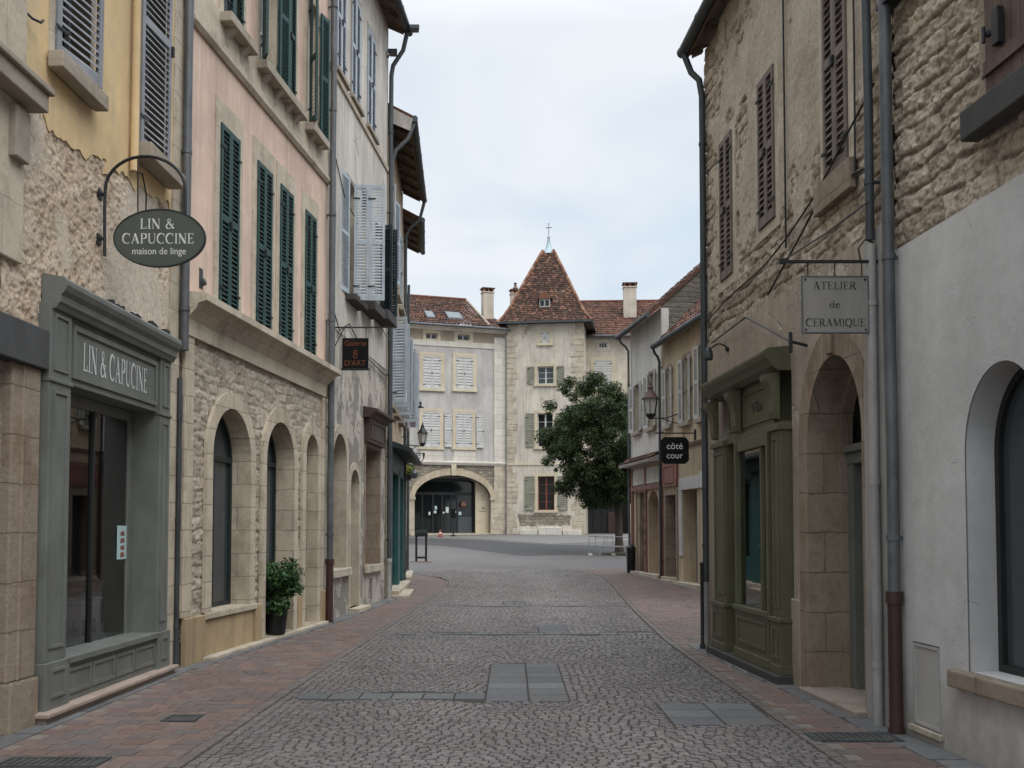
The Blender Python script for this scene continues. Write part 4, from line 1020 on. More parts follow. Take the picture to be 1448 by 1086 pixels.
window(F, (u0, u1, .95, zt), sur='limestone_smooth', sw=.16, proud=.02, poly=(zt - (u1 - u0) / 2, zt), depth=.4, case='brown_shop', bars=(2, 2), sill='limestone_smooth', sill_out=.1, sill_h=.16)
u0, u1 = F.uz(495, 700)[0], F.uz(507, 700)[0]; zt = F.uz(501, 664)[1]
window(F, (u0, u1, .1, zt), sur='limestone_smooth', sw=.14, proud=.02, poly=(zt - .35, zt), depth=.3, case='brown_shop', bars=(2, 1), sill=None, pane='pane')
u0, u1 = F.uz(516, 700)[0], F.uz(536.5, 700)[0]; zt = F.uz(520, 632)[1]
window(F, (u0, u1, .92, zt), sur='limestone_brown', sw=.08, proud=.02, depth=.5, case='brown_shop', bars=(2, 1), sill='limestone_smooth', sill_out=.1, sill_h=.16)
F.holes.append((rect(*(lambda b: (b[0], b[1], b[2], b[3]))(F.box(523, 526.5, 818, 848))), .2))
F.wall('lower_wall', rect(0, F.L, -.4, 5.6), M['worn_plaster'])
F.wall('upper_wall', rect(0, F.L, 5.6, 14.15), M['grey_plaster'], y=-.012, t=.24)
mb = MB(); mb.prism(jag([(.05, .0), (F.L - .06, .0), (F.L - .06, .8), (.05, .85)], .2, .012, 4), -.03, .0); lower = F.holes
mb = MB(); zz = F.uz(516, 600)[1]; mb.box(u0 - .12, u1 + .16, -.12, .02, zt + .08, zt + .62); panel(mb, u0, u1, zt + .16, zt + .54, -.12, .03, .02)
mb.profile([(.02, zt + .62), (-.14, zt + .62), (-.2, zt + .7), (-.32, zt + .74), (-.32, zt + .8), (0.02, zt + .86)], u0 - .25, u1 + .3); mb.build('shop_cornice', M['brown_shop'], F.root, bevel=.006)
roman(mb2 := MB(), 'ART', (u0 + u1) / 2, zt + .22, .25, -.126, width=.5); mb2.build('lettering', M['lin_grey'], F.root)
mb = MB(); mb.profile([(.0, zs3 - .26), (-.05, zs3 - .26), (-.06, zs3 - .16), (0, zs3 - .15)], 0, F.L); mb.build('string_course', M['limestone_smooth'], F.root)
mb = MB(); mb.box(F.uz(495, 860)[0] - .15, F.uz(508, 860)[0] + .15, -.22, .1, -.1, .1); mb.build('doorstep', M['limestone_smooth'], F.root, bevel=.012)
roof(F, -.2, F.L + .1, 14.0, .42, .5, 5, soffit='wood', rafters=.7)
downpipe(F, F.L - .04, 0, 12.9, -.1, .055, 'zinc_dark', 'pale_pipe', .95, top=[(F.L - .04, -.14, 13.15), (F.L - .1, -.4, 13.5), (F.L - .1, -.5, 13.95)])
F.shell(0, F.L, 8, 14.1, M['grey_plaster'])
mb = MB(); mb.box(.6, .9, -.05, 0, 1.0, 1.3)
# cables looping over the front
cable(F, [(.1, -.04, 6.1), (.8, -.05, 5.6), (1.6, -.05, 5.9), (3.2, -.05, 5.5), (5.4, -.05, 5.4)], .012)
cable(F, [(.5, -.03, 8.9), (1.2, -.03, 8.4), (2.4, -.03, 8.2)], .01)

# 4. cream house with the teal shop
F = Fac('town_house', 'narrow cream house with teal shop door and boarded eave, behind the tall grey house', 'house', (-3.07, 24), (-3.35, 30)); L4 = F
for i, u in enumerate((.9, 2.7, 4.5)):
    window(F, (u, u + .85, 8.2, 10.4), sur='limestone_smooth', sw=.1, proud=.012, shut='closed' if i else (R(165), R(165)), sm='blue_shutter', pitch=.08)
    window(F, (u, u + .85, 4.9, 7.1), sur='limestone_smooth', sw=.1, proud=.012, shut=(R(108 + 12 * i), R(80)), sm='blue_shutter', pitch=.07)
z0 = .14
F.holes.append((rect(1.0, 3.2, z0, 3.2), .3)); F.holes.append((rect(3.9, 5.3, z0, 3.2), .3))
F.wall('wall', rect(0, F.L, -.3, 12.0), M['beige'])
mb = MB()
for a, b in ((.75, 1.0), (3.2, 3.9), (5.3, 5.55)): mb.box(a, b, -.1, .28, z0, 3.4)
mb.box(.75, 5.55, -.1, .02, 3.2, 3.75); mb.box(1.0, 3.2, .12, .2, z0, .8)
for a, b in ((1.0, 1.9), (2.0, 3.2), (3.9, 4.6), (4.6, 5.3)): mb.ring(rect(a, b, .8 if a < 3 else z0, 3.2), rect(a + .08, b - .08, .9 if a < 3 else .9, 3.1), .1, .18)
sh = mb.build('shopfront', M['teal'], F.root, bevel=.008)
mb = MB(); mb.box(1.0, 3.2, .14, .15, .8, 3.2); mb.box(3.9, 5.3, .14, .15, .9, 3.2); mb.build('pane', M['pane'], sh)
mb = MB(); mb.box(3.92, 5.28, .11, .17, z0, .92); mb.build('door_panel', M['teal'], sh, bevel=.01)
mb = MB(); mb.profile([(0, 3.95), (-.62, 3.72), (-.62, 3.66), (-.55, 3.64), (0, 3.8)], .3, 5.9); mb.build('canopy', M['dark_green'], sh, bevel=.01)
mb = MB(); mb.box(.6, 5.7, -.3, .1, -.2, .2); mb.box(.4, 5.9, -.55, .1, -.2, .1); mb.build('doorstep', M['limestone_smooth'], F.root, bevel=.015)
roof(F, 0.05, F.L, 11.8, .56, .5, 5, soffit='wood', rafters=.8)
mb = MB(); mb.add([(0.01, -.62, 11.86), (0.01, 2.5, 13.42), (0.01, 2.5, 12.8), (0.01, -.56, 11.55)], [(0, 1, 2, 3)]); mb.build('bargeboard', M['soffit_grey'], F.root)
downpipe(F, .12, 0, 10.8, -.1, .05, 'zinc', top=[(.12, -.2, 11.1), (.12, -.5, 11.4), (.12, -.64, 11.78)])
downpipe(F, F.L - .1, 0, 10.7, -.1, .05, 'zinc_dark', top=[(F.L - .1, -.2, 10.9), (F.L - .1, -.52, 11.2), (F.L - .1, -.66, 11.75)])
F.shell(0, F.L, 8, 12, M['beige'])

# 5. last house on the left
F = Fac('town_house', 'small weathered stone house at the corner of the square, beyond the teal shop', 'house', (-3.35, 30), (-3.78, 35)); L5 = F
for u in (.8, 2.9):
    window(F, (u, u + .9, 5.2, 7.2), sur='limestone_smooth', sw=.1, proud=.012, shut=(R(110), R(95)), sm='blue_shutter', pitch=.08)
    window(F, (u, u + .9, 8.2, 10.0), sur='limestone_smooth', sw=.1, proud=.012, shut='closed', sm='blue_shutter', pitch=.08)
window(F, (.7, 2.0, .3, 2.9), sur='limestone', sw=.15, depth=.3, case='dark_green', bars=(2, 1), sill=None)
window(F, (2.9, 4.2, .3, 2.9), sur='limestone', sw=.15, depth=.3, case='dark_green', bars=(2, 1), sill=None)
F.wall('wall', rect(0, F.L, -.3, 11.3), M['far_beige'])
roof(F, 0, F.L - 1.6, 11.15, .5, .5, 4, rafters=.8)
downpipe(F, F.L - .15, 0, 10.4, -.1, .05, 'zinc_dark')
F.shell(0, F.L, 7, 11.5, M['far_beige'])
mb = MB(); mb.box(.2, 4.9, -.3, .1, 0, .28); mb.build('doorstep', M['limestone_smooth'], F.root, bevel=.015)

# ---------------------------------------------------------------- right side of the street
# 6. white lower wall, coursed stone above
F = Fac('town_house', 'house with smooth white plaster below coursed rubble stone and an arched window', 'house', (3.32, 8.5), (3.72, 3.5)); R1 = F
u0 = F.uz(1370, 750)[0]; zt = F.uz(1420, 510)[1]; u1 = u0 + .98; zsill = F.uz(1368, 948)[1]
window(F, (u0, u1, zsill, zt), sur='white_plaster', sw=.12, proud=.006, poly=(zt - .62, zt), depth=.24, case='dark_frame', bars=(1, 0), pane='pane_grey', sill='limestone_brown', sill_out=.11, sill_h=.13)
ua = F.uz(1400, 100)[0]; zw = F.uz(1400, 150)[1]
window(F, (ua, ua + 1.1, zw, zw + 1.7), sur='limestone_brown', sw=.1, proud=.02, shut='closed', sm='red_wood', style='plank', sill='dark_stone', sill_out=.16, sill_h=.22)
zb = F.uz(1284, 345)[1]
hb = F.box(1293, 1333, 906, 1022)
F.holes.append((rect(*hb), .03))
F.wall('lower_wall', rect(0, F.L + 3, -.4, zb), M['white_plaster'], y=-.02)
F.wall('upper_wall', rect(0, F.L + 3, zb, 8.6), M['coursed'], y=.06)
relief(F, 'rubble_facing', 0, 2.6, zb - .06, 6.9, .012, coursed_fn((.12, .22), (.3, .85), .18, 4, [(.38, .31, .235), (.49, .41, .32), (.45, .37, .28), (.57, .485, .385)], (.28, .23, .175), .034, .042, .026, 1.2), 'masonry', .045, .04)
mb = MB(); mb.box(hb[0] + .012, hb[1] - .012, -.012, .0, hb[2] + .012, hb[3] - .012); mb.ring(rect(hb[0] + .01, hb[1] - .01, hb[2] + .01, hb[3] - .01), rect(hb[0] + .035, hb[1] - .035, hb[2] + .035, hb[3] - .035), -.02, -.01)
for uu in (hb[0] + .05, hb[1] - .05):
    for zz in (hb[2] + .08, (hb[2] + hb[3]) / 2, hb[3] - .08): mb.tube([(uu, -.012, zz), (uu, -.02, zz)], .008, 8)
hatch = mb.build('utility_hatch', M['hatch'], F.root, bevel=.003)
mb = MB(); mb.box(hb[0] - .04, hb[1] + .04, -.05, .0, hb[2] - .05, hb[2] - .002); mb.build('hatch_sill', M['limestone_smooth'], hatch, bevel=.006)
downpipe(F, .1, 0, 8.2, -.1, .052, 'zinc', 'iron_red', 1.12, collars=2.4)
F.shell(0, F.L + 3, 8, 8.6, M['coursed'])
mb = MB(); mb.box(-.0, F.L + 3, -.35, 8, 8.6, 8.8); mb.build('roof', M['zinc_dark'], F.root)
mb = MB(); ha, hz = F.uz(1412, 40, -.06); mb.box(ha - .03, ha + .05, -.1, -.05, hz - .12, hz + .14); mb.box(ha - .12, ha, -.09, -.06, hz - .01, hz + .03); mb.tube([(ha - .12, -.1, hz - .05), (ha - .12, -.1, hz + .07)], .015, 8); mb.build('shutter_latch', M['iron'], F.root, bevel=.006)
a, b = F.uz(1262, 12); mb = MB(); mb.box(.02, .5, -.14, .0, b - .02, b + .02); mb.box(.4, .46, -.1, .0, b - .12, b + .1); mb.build('pipe_bracket', M['iron'], F.root)
def curv(pts, n=6):
    out = []
    for i in range(len(pts) - 1):
        p0, p1, p2, p3 = [Vector(pts[max(0, min(len(pts) - 1, i + k))]) for k in (-1, 0, 1, 2)]
        for j in range(n):
            t_ = j / n; out.append(.5 * ((2 * p1) + (-p0 + p2) * t_ + (2 * p0 - 5 * p1 + 4 * p2 - p3) * t_ ** 2 + (-p0 + 3 * p1 - 3 * p2 + p3) * t_ ** 3))
    return out + [Vector(pts[-1])]

# 7. brown stone house with the olive shop
F = Fac('town_house', 'weathered brown stone house with an olive green shopfront and an arched stone doorway', 'house', (2.9, 14.7), (3.32, 8.5)); R2 = F
for pa, pb, yt, yb in ((1019, 1037, 205, 402), (1073, 1097, 120, 330), (1164, 1200, -60, 264)):
    b = F.box(pa, pb, yt, yb)
    window(F, b, sur='limestone_smooth', sw=.13, proud=.01, shut='closed', sm='brown_shutter', pitch=.075, sill=None if pa < 1100 else 'limestone_brown', sill_out=.08, sill_h=.3)
d0, d1 = F.uz(1148, 700)[0], F.uz(1226, 700)[0]; zt = F.uz(1188, 500)[1]
hole = arch(d0, d1, .02, zt - .82, zt, 24); F.holes.append((hole, 0)); DOOR = (d0, d1, zt)
F.holes.append((rect(1.0, 3.7, .12, 3.5), .3))
zl = F.uz(1010, 482)[1] * .5 + F.uz(1235, 335)[1] * .5
F.wall('lower_wall', jag([(0, -.4), (F.L, -.4), (F.L, zl), (0, zl + .05)], .4, .01, 3), M['brown_render'], y=-.025)
F.wall('upper_wall', rect(0, F.L, zl, 8.98), M['upper_render'], y=.06)
relief(F, 'flaking_render', .0, F.L, zl - .05, 8.98, .018, flaked_fn(6, zl), 'masonry', .035, .06)
s = MB(); s.ring(arch(d0 - .26, d1 + .2, .02, zt - .82, zt + .3, 24), hole, -.045, .0, .42); arch_o = s.build('door_arch', M['limestone_brown'], F.root, bevel=.01)
s = MB(); s.ring(hole, arch(d0 + .05, d1 - .04, .02, zt - .84, zt - .06, 24), .3, .4, .42); s.build('inner_arch', M['limestone_brown'], arch_o, bevel=.01)
s = MB(); kc = (d0 + d1) / 2; s.prism([(kc - .07, zt + .02), (kc + .07, zt + .02), (kc + .1, zt + .34), (kc - .1, zt + .34)], -.08, -.04); s.build('keystone', M['limestone_brown'], arch_o, bevel=.01)
s = MB(); s.box(d0 + .16, d1 - .1, .46, .5, .1, 2.4)
for a, b in ((.12, 1.0), (1.06, 2.3)): panel(s, d0 + .3, d1 - .2, a + .08, b, .46, .05, .02)
dr = s.build('door', M['grey_door'], F.root, bevel=.006)
s = MB(); s.box(d0 + .0, d1 - .0, .36, .52, 2.4, 2.52); s.box(d0 - .02, d1, .32, .5, 2.52, 2.6); s.box(d0 + .04, d0 + .18, .37, .52, .05, 2.4); s.build('door_frame', M['grey_door'], dr, bevel=.008)
s = MB(); s.box(d0 - .1, d1 + .1, .5, .52, 2.5, zt + .1); s.build('fanlight', M['pane'], dr)
s = MB(); s.tube([(d1 - .3, .46, 1.1), (d1 - .3, .4, 1.1)], .025, 10); s.build('handle', M['iron'], dr)
mb = MB(); mb.box(d0 - .05, d1 + .05, -.16, .6, -.1, .055); mb.build('doorstep', ashlar('warm_step_stone', (.3, .245, .2), 2, 2, .003, .5), F.root, bevel=.012)
mb = MB(); mb.box(d0 - .85, d0 - .27, -.05, .0, -.1, .95); mb.build('plinth', M['brown_render'], F.root, bevel=.015)
us_ = F.uz(1224, 800)[0] + .08
mb = MB(); mb.prism(jag([(us_, -.1), (F.L - .01, -.1), (F.L - .01, 4.45), (us_ + .1, 4.35)], .5, .012, 2), -.05, -.02); mb.build('pale_strip', M['pale_strip'], F.root)
# olive shopfront
FU0, FU1 = F.uz(1012, 700, -.12)[0], F.uz(1108, 700, -.12)[0]
mb = MB(); py = -.15
pw = .34; a0, a1, b0, b1 = FU0, FU0 + .3, FU1 - pw, FU1
def opil(u0, u1):
    mb.box(u0, u1, py, .2, .72, 2.9); mb.box(u0 - .02, u1 + .02, py - .03, .2, .1, .7); mb.box(u0 - .03, u1 + .03, py - .045, .2, .1, .2); mb.box(u0 - .04, u1 + .04, py - .05, .2, .68, .73)
    panel(mb, u0 + .06, u1 - .06, .27, .62, py - .03, .03, .012); panel(mb, u0 + .06, u1 - .06, .84, 2.76, py, .03, .012); mb.box(u0 - .03, u1 + .03, py - .04, .2, 2.83, 2.9)
b0 = F.uz(1091, 700, -.15)[0]; a1 = F.uz(1026, 700, -.15)[0]; opil(a0, a1); opil(b0, b1); mid0, mid1 = F.uz(1038, 700, -.17)[0], F.uz(1085, 700, -.17)[0]
mb.box(a1, b0, py + .05, .2, 2.9, 3.5); mb.box(a0, b1, py + .02, .2, 2.84, 2.93)
panel(mb, mid0 + .22, mid1 - .02, 3.0, 3.42, py + .05, .03, .016); panel(mb, a1 + .04, mid0 - .06, 3.0, 3.42, py + .05, .03, .016); panel(mb, mid1 + .16, b0 - .03, 3.0, 3.42, py + .05, .03, .016)
# central bay: base, posts, head
mb.box(mid0, mid1, py - .02, .2, .1, .72); mb.box(mid0 - .03, mid1 + .03, py - .05, .2, .1, .22); mb.box(mid0 - .03, mid1 + .03, py - .05, .2, .7, .76)
panel(mb, mid0 + .1, mid1 - .1, .3, .63, py - .02, .035, .014)
for u in (mid0, mid1 - .07): mb.box(u, u + .07, py - .02, .15, .76, 2.84)
mb.box(mid0 + .1, mid1 - .1, py - .01, .1, 2.7, 2.84); mb.box(mid1 - .34, mid1 - .29, py, .1, .76, 2.7)
mb.box(mid1, b0, .0, .2, .1, .72); panel(mb, mid1 + .06, b0 - .06, .25, .62, .0, .03, .012); mb.box(mid1, mid1 + .05, .0, .1, .72, 2.84); mb.box(b0 - .05, b0, .0, .1, .72, 2.84)
mb.box(a1, mid0, .22, .28, .1, 2.84); panel(mb, a1 + .06, mid0 - .06, .2, 1.0, .22, .04, .015)
oshop = mb.build('shopfront', M['olive'], F.root, bevel=.006)
for u in (a0 + .03, mid0 + .0, b0 + .06):
    c_ = MB(); c_.profile([(py + .02, 2.95), (py - .03, 2.97), (py - .05, 3.04), (py - .06, 3.2), (py - .09, 3.33), (py - .14, 3.4), (py - .15, 3.46), (py + .02, 3.5)], u, u + .2); c_.build('console', M['olive'], oshop, bevel=.01)
mb = MB(); mb.profile([(0, 3.5), (py - .02, 3.5), (py - .06, 3.53), (py - .09, 3.55), (py - .12, 3.6), (py - .16, 3.64), (py - .18, 3.69), (py - .18, 3.72), (py - .13, 3.75), (0, 3.78)], a0 - .0, b1 + .01); mb.build('cornice', M['olive'], oshop, bevel=.004)
mb = MB(); mb.quad((mid0 + .07, py + .044, .76), (mid1 - .07, py + .044, .76), (mid1 - .07, py + .044, 2.7), (mid0 + .07, py + .044, 2.7)); mb.quad((mid1 + .05, .054, .72), (b0 - .05, .054, .72), (b0 - .05, .054, 2.84), (mid1 + .05, .054, 2.84)); mb.build('pane', M['glass'], oshop)
mb = MB(); mb.quad((a1, .9, .3), (b0, .9, .3), (b0, .9, 3.2), (a1, .9, 3.2)); mb.quad((a1, .25, .45), (b0, .25, .45), (b0, .9, .45), (a1, .9, .45)); mb.quad((a1, .2, 3.0), (b0, .2, 3.0), (b0, .9, 3.0), (a1, .9, 3.0)); mb.quad((b0, .2, .3), (b0, .9, .3), (b0, .9, 3.2), (b0, .2, 3.2)); mb.build('shop_interior', M['interior_pale'], oshop)
mb = MB(); mb.box(mid0 + .15, mid1 - .12, .1, .7, 1.5, 1.53); mb.box(mid0 + .15, mid1 - .12, .1, .7, 1.0, 1.03)
q_ = random.Random(4)
for zz in (1.53, 1.03):
    for i in range(6):
        r_ = q_.uniform(.03, .07); mb.lathe([(r_ * .6, 0), (r_, .05), (r_ * 1.1, q_.uniform(.08, .16)), (r_ * .5, .2)], (mid0 + .25 + i * .14, .3 + q_.uniform(0, .2), zz), 10)
mb.build('display_shelf', M['white_paint'], oshop)
type_text('Vila', .2, M['dark_frame'], oshop, ((mid0 + mid1) / 2 + .1, py + .045, 3.14), width=.42)
mb = MB(); mb.box(a0 - .1, b1 + .05, py - .1, .2, -.1, .1); mb.build('plinth', M['dark_stone'], oshop, bevel=.012)
roof(F, -.1, F.L, 8.9, .2, .55, 5, soffit='wood', rafters=.75)
downpipe(F, .12, .95, 8.2, -.06, .048, 'zinc_dark', top=[(.12, -.1, 8.45), (.04, -.2, 8.6), (.0, -.3, 8.9)])
downpipe(F, .12, .0, .95, -.06, .056, 'pale_pipe', collars=3)
pu = F.L - .26
p_ = downpipe(F, pu, 4.3, 9, -.1, .04, 'zinc_dark')
downpipe(F, pu + .02, 0, 4.25, -.1, .042, 'pale_pipe', collars=1.6)
F.shell(0, F.L, 8, 8.9, M['upper_render'])
# cables over the front
uA, zA = F.uz(1116, 330)
cable(F, [(uA, -.04, z) for z in (4.9, 6, 7, 8.9)], .012)
cable(F, curv([(.1, -.05, zl + .35), (1.4, -.05, zl + .45), (3.0, -.05, zl + .5), (4.4, -.05, zl + .75), (5.4, -.05, zl + 1.1), (6.0, -.06, zl + 1.3)]), .011)
cable(F, curv([(3.0, -.05, zl + .1), (4.0, -.05, zl + .45), (4.8, -.05, zl + .7), (5.9, -.05, zl + .6)]), .012)
u5, z5 = F.uz(1232, 200); cable(F, [(u5 - .25, -.05, zl + .6), (u5 - .25, -.04, 6.2), (u5 - .24, -.05, 9)], .01)

# 8. beige house with a low tiled eave
F = Fac('town_house', 'beige house with white shutters, pale shop openings and a low red tiled eave', 'house', (4.65, 30.5), (5.84, 22)); R3 = F
def wz(pa, pb, yt, yb, **k): return window(F, F.box(pa, pb, yt, yb), **k)
wz(943.5, 950, 522, 602, sur='limestone_smooth', sw=.1, proud=.012, shut=(R(168), R(172)), sm='white_shutter', pitch=.08)
wz(967, 976, 508, 598, sur='limestone_smooth', sw=.12, proud=.012, shut=(R(172), R(168)), sm='white_shutter', pitch=.08)
wz(990, 1001, 488, 592, sur='limestone_smooth', sw=.12, proud=.012, shut=(R(172), None), sm='white_shutter', pitch=.08)
b = F.box(942, 957, 692, 812); b = (b[0], b[1], .3, 2.75)
window(F, b, sur='limestone_brown', sw=.12, proud=.03, depth=.35, case='grey_door', bars=(2, 1), pane='pane_grey', sill='limestone_smooth', sill_h=.2)
F.holes.append((rect(F.uz(966, 750)[0], F.uz(986, 750)[0], .2, 2.85), .45)); dd = (F.uz(966, 750)[0], F.uz(986, 750)[0])
F.holes.append((rect(dd[1] + .45, dd[1] + 1.6, .2, 2.85), .45))
F.wall('lower_wall', rect(0, F.L, -.3, 4.1), M['beige'], y=-.0)
F.wall('upper_wall', rect(0, F.L, 4.1, 7.45), M['beige'], y=-.012, t=.24)
mb = MB(); mb.box(dd[0], dd[1], .38, .44, .2, 2.85); panel(mb, dd[0] + .1, dd[1] - .1, .3, 1.2, .38, .05, .02); panel(mb, dd[0] + .1, dd[1] - .1, 1.3, 2.7, .38, .05, .02); mb.box(dd[1] + .45, dd[1] + 1.6, .38, .44, .2, 2.85); mb.build('door', M['galv'], F.root)
mb = MB(); mb.box(dd[0] - .25, dd[1] + .25, -.05, .02, 2.85, 3.2); mb.box(dd[1] + .3, dd[1] + 1.8, -.05, .02, 2.85, 3.3); mb.box(dd[0] - .3, dd[0] - .02, -.04, .35, .95, 2.85); mb.build('lintel', M['white_plaster'], F.root, bevel=.01)
mb = MB(); mb.box(b[0] - .15, b[1] + .2, -.08, .02, 3.0, 3.75); panel(mb, b[0], b[1], 3.1, 3.65, -.08, .05, .02); mb.build('shop_sign_panel', M['pink_shop'], F.root, bevel=.008)
mb = MB(); mb.profile([(.0, 4.05), (-.06, 4.07), (-.1, 4.15), (0, 4.2)], 0, F.L); mb.build('string_course', M['limestone_brown'], F.root)
mb = MB(); mb.box(.2, F.L, -.2, .1, -.1, .22); mb.build('doorstep', M['limestone_smooth'], F.root, bevel=.012)
roof(F, .1, F.L, 7.3, .22, .98, 4.2, soffit='beige', rafters=None, pal=PAL_RED, seed=4)
downpipe(F, .05, .2, 6.9, -.1, .04, 'zinc_dark', top=[(.05, -.15, 7.05), (.08, -.25, 7.15), (.12, -.32, 7.3)])
cable(F, [(2, -.03, 5.6), (3.6, -.05, 5.75), (6, -.03, 5.6)], .012)
F.shell(0, F.L, 8, 7.3, M['beige'])

# 9. white house with the pink timber shop
F = Fac('town_house', 'off-white house with pinkish timber shopfront and pale shutters beside the tree', 'house', (4.13, 34.2), (4.65, 30.5)); R4 = F
wz(898, 906.5, 546, 612, sur='limestone_smooth', sw=.08, proud=.012, shut=(R(170), R(172)), sm='white_shutter', pitch=.08)
wz(918, 927, 530, 606, sur='limestone_smooth', sw=.08, proud=.012, shut=(R(170), R(168)), sm='white_shutter', pitch=.08)
e0, e1 = F.uz(899, 750)[0], F.uz(911.5, 750)[0]; g0_, g1_ = F.uz(917, 750)[0], F.uz(931.5, 750)[0]
F.holes.append((rect(e0, e1, .3, 2.95), .5)); F.holes.append((arch(g0_, g1_, .3, 2.5, 2.95), .5))
F.wall('lower_wall', rect(0, F.L, -.3, 3.9), M['beige'], y=-.0)
F.wall('upper_wall', rect(0, F.L, 3.9, 8.6), M['white_grey'], y=-.012, t=.24)
mb = MB(); mb.box(e0, e1, .4, .46, .3, 2.95); mb.build('door', M['dark_frame'], F.root); mb = MB(); mb.box(g0_, g1_, .4, .46, .3, 2.95); mb.build('door', M['red_frame'], F.root)
mb = MB(); mb.box(e0, e0 + .35, .05, .4, .3, 2.95); mb.build('door_jamb', M['limestone_brown'], F.root)
mb = MB()
for u in (.12, (e1 + g0_) / 2 - .09, F.L - .16): mb.box(u - .02, u + .2, -.06, .02, .3, 3.75)
mb.box(.1, F.L, -.08, .02, 3.0, 3.16); sf = mb.build('shopfront', M['pink_shop'], F.root, bevel=.01)
mb = MB()
for a, b in ((.36, (e1 + g0_) / 2 - .14), ((e1 + g0_) / 2 + .16, F.L - .22)): mb.box(a, b, -.05, .02, 3.2, 3.72)
mb.build('sign_panel', M['white_grey'], sf, bevel=.01)
mb = MB(); q_ = random.Random(2)
for i, zz in enumerate((2.75, 2.4, 1.95, 1.55, 1.2, .85)): mb.prism(jag([((e1 + g0_) / 2 - .05, zz), ((e1 + g0_) / 2 + .07, zz), ((e1 + g0_) / 2 + .07, zz + .18), ((e1 + g0_) / 2 - .05, zz + .18)], .05, .015, i), -.068, -.06)
mb.build('painted_letters', M['lettering_black'], sf)
mb = MB(); tiles(mb, (-.1, -.42, 3.92), (F.L + .0, -.42, 3.92), (F.L, .0, 4.16), (-.1, 0, 4.16), .2, .25, PAL_DARK, 6); mb.build('canopy_tiles', M['tile'], sf)
mb = MB(); mb.profile([(0, 3.84), (-.42, 3.83), (-.44, 3.91), (0, 4.1)], -.1, F.L); mb.build('canopy', M['soffit_grey'], sf)
mb = MB(); mb.box(.05, F.L, -.2, .1, -.1, .32); mb.build('doorstep', M['limestone_smooth'], F.root, bevel=.012)
roof(F, -.2, F.L - .0, 8.35, .34, .9, 4.2, soffit='soffit_grey', rafters=None, pal=PAL_DARK, seed=9)
downpipe(F, .06, .2, 7.9, -.1, .04, 'zinc', top=[(.06, -.2, 8.05), (.0, -.35, 8.2), (.0, -.42, 8.35)])
mb = MB(); L_ = F.L - .02; z_ = lambda y: 8.43 + (y + .34) * .9
mb.add([(L_, -.02, 3.9), (L_, 4.2, 3.9), (L_, 8.4, 3.9), (L_, 8.4, z_(0)), (L_, 4.2, z_(4.2) + .0), (L_, -.02, z_(-.02))], [(0, 1, 4, 5), (1, 2, 3, 4)]); mb.build('gable_wall', M['gable_stone'], F.root)
F.shell(0, F.L - .05, 8.4, 8.3, M['white_grey'])
# ---------------------------------------------------------------- the far side of the square
def fz(F, py, px): return F.uz(px, py)[1] - 0
FB = 1.4
# 10. grey house with the wide arch
F = Fac('town_house', 'grey plaster house over a wide stone arch, with a brown tiled roof and skylights', 'house', (-6.66, 60.6), (-.4, 62.6)); FL = F
def wf(pa, pb, yt, yb, **k):
    k.setdefault('sur', 'limestone_pale_warm'); return window(F, F.box(pa, pb, yt, yb), pitch=.15, **k)
M['limestone_pale_warm'] = ashlar('pale_warm_stone', (.56, .48, .35), 2, .6, .004, .12)
zq = F.uz(640, 706)[1]; ak = dict(sw=.22, proud=.03, sill='limestone_pale_warm', sill_out=.1, sill_h=.16)
for pa, pb, yt, yb in ((598, 623.5, 503, 549), (645, 669, 504, 550), (597.5, 622, 582, 632), (644.5, 667.5, 583.5, 632.5)):
    w_ = wf(pa, pb, yt, yb, shut='closed', sm='white_shutter', **ak)
    b = F.box(pa, pb, yt, yb)
    if yt > 570 and pa > 640:
        shutter(w_, b[0] - .27, -.05, b[2], .5, b[3] - b[2], R(176), M['white_shutter'], -1, .09) if False else None
        shutter(w_, b[0] - .26 - .48, -.06, b[2], .48, b[3] - b[2], 0, M['white_shutter'], 1, .15); shutter(w_, b[1] + .26, -.06, b[2], .48, b[3] - b[2], 0, M['white_shutter'], 1, .15)
for pa, pb, yt, yb in ((602.5, 618.5, 470.5, 478.5), (647, 664.5, 472.5, 480.5)):
    wf(pa, pb, yt, yb, sw=.2, proud=.02, sill=None, bars=(2, 1), depth=.25, case='white_frame')
u0, u1 = F.uz(586, 720)[0], F.uz(694, 720)[0]; zs = F.uz(640, 705)[1]; zt = F.uz(640, 672)[1]
hole = arch(u0, u1, 1.2, zs, zt, 30); F.holes.append((hole, 1.0))
z1 = F.uz(640, 655)[1]; z2 = F.uz(640, 486)[1]
F.wall('arcade_wall', rect(-6, F.L, .8, z1), M['far_rubble'])
F.wall('upper_wall', rect(-6, F.L, z1, z2), M['far_grey'], y=.02)
F.wall('attic_wall', rect(-6, F.L, z2, F.uz(640, 462)[1]), plaster('attic_plaster', (.36, .29, .22), amt=.2), y=.01)
mb = MB(); mb.ring(arch(u0 - .32, u1 + .3, zs - .02, zs, zt + .42, 30), arch(u0, u1, zs - .02, zs, zt, 30), -.06, .0); mb.build('arch_ring', ashlar('arch_stone', (.47, .39, .28), .32, .9, .012, .2), F.root, bevel=.01)
mb = MB(); uk = F.uz(641, 660)[0]; mb.prism([(uk - .12, zt - .02), (uk + .12, zt - .02), (uk + .17, z1 - .08), (uk - .17, z1 - .08)], -.16, -.05)
mb.build('keystone', M['limestone_pale_warm'], F.root, bevel=.01)
ur = F.uz(698.5, 600)[0]
mb = MB(); mb.box(-5, u0 - .0, -.07, .05, .9, zs - .1); mb.box(u1 + .0, u1 + .3, -.05, .05, .9, zs - .1); mb.box(-5, u0 + .05, -.12, .05, zs - .1, zs + .08); mb.box(u1 - .05, u1 + .33, -.1, .05, zs - .1, zs + .08)
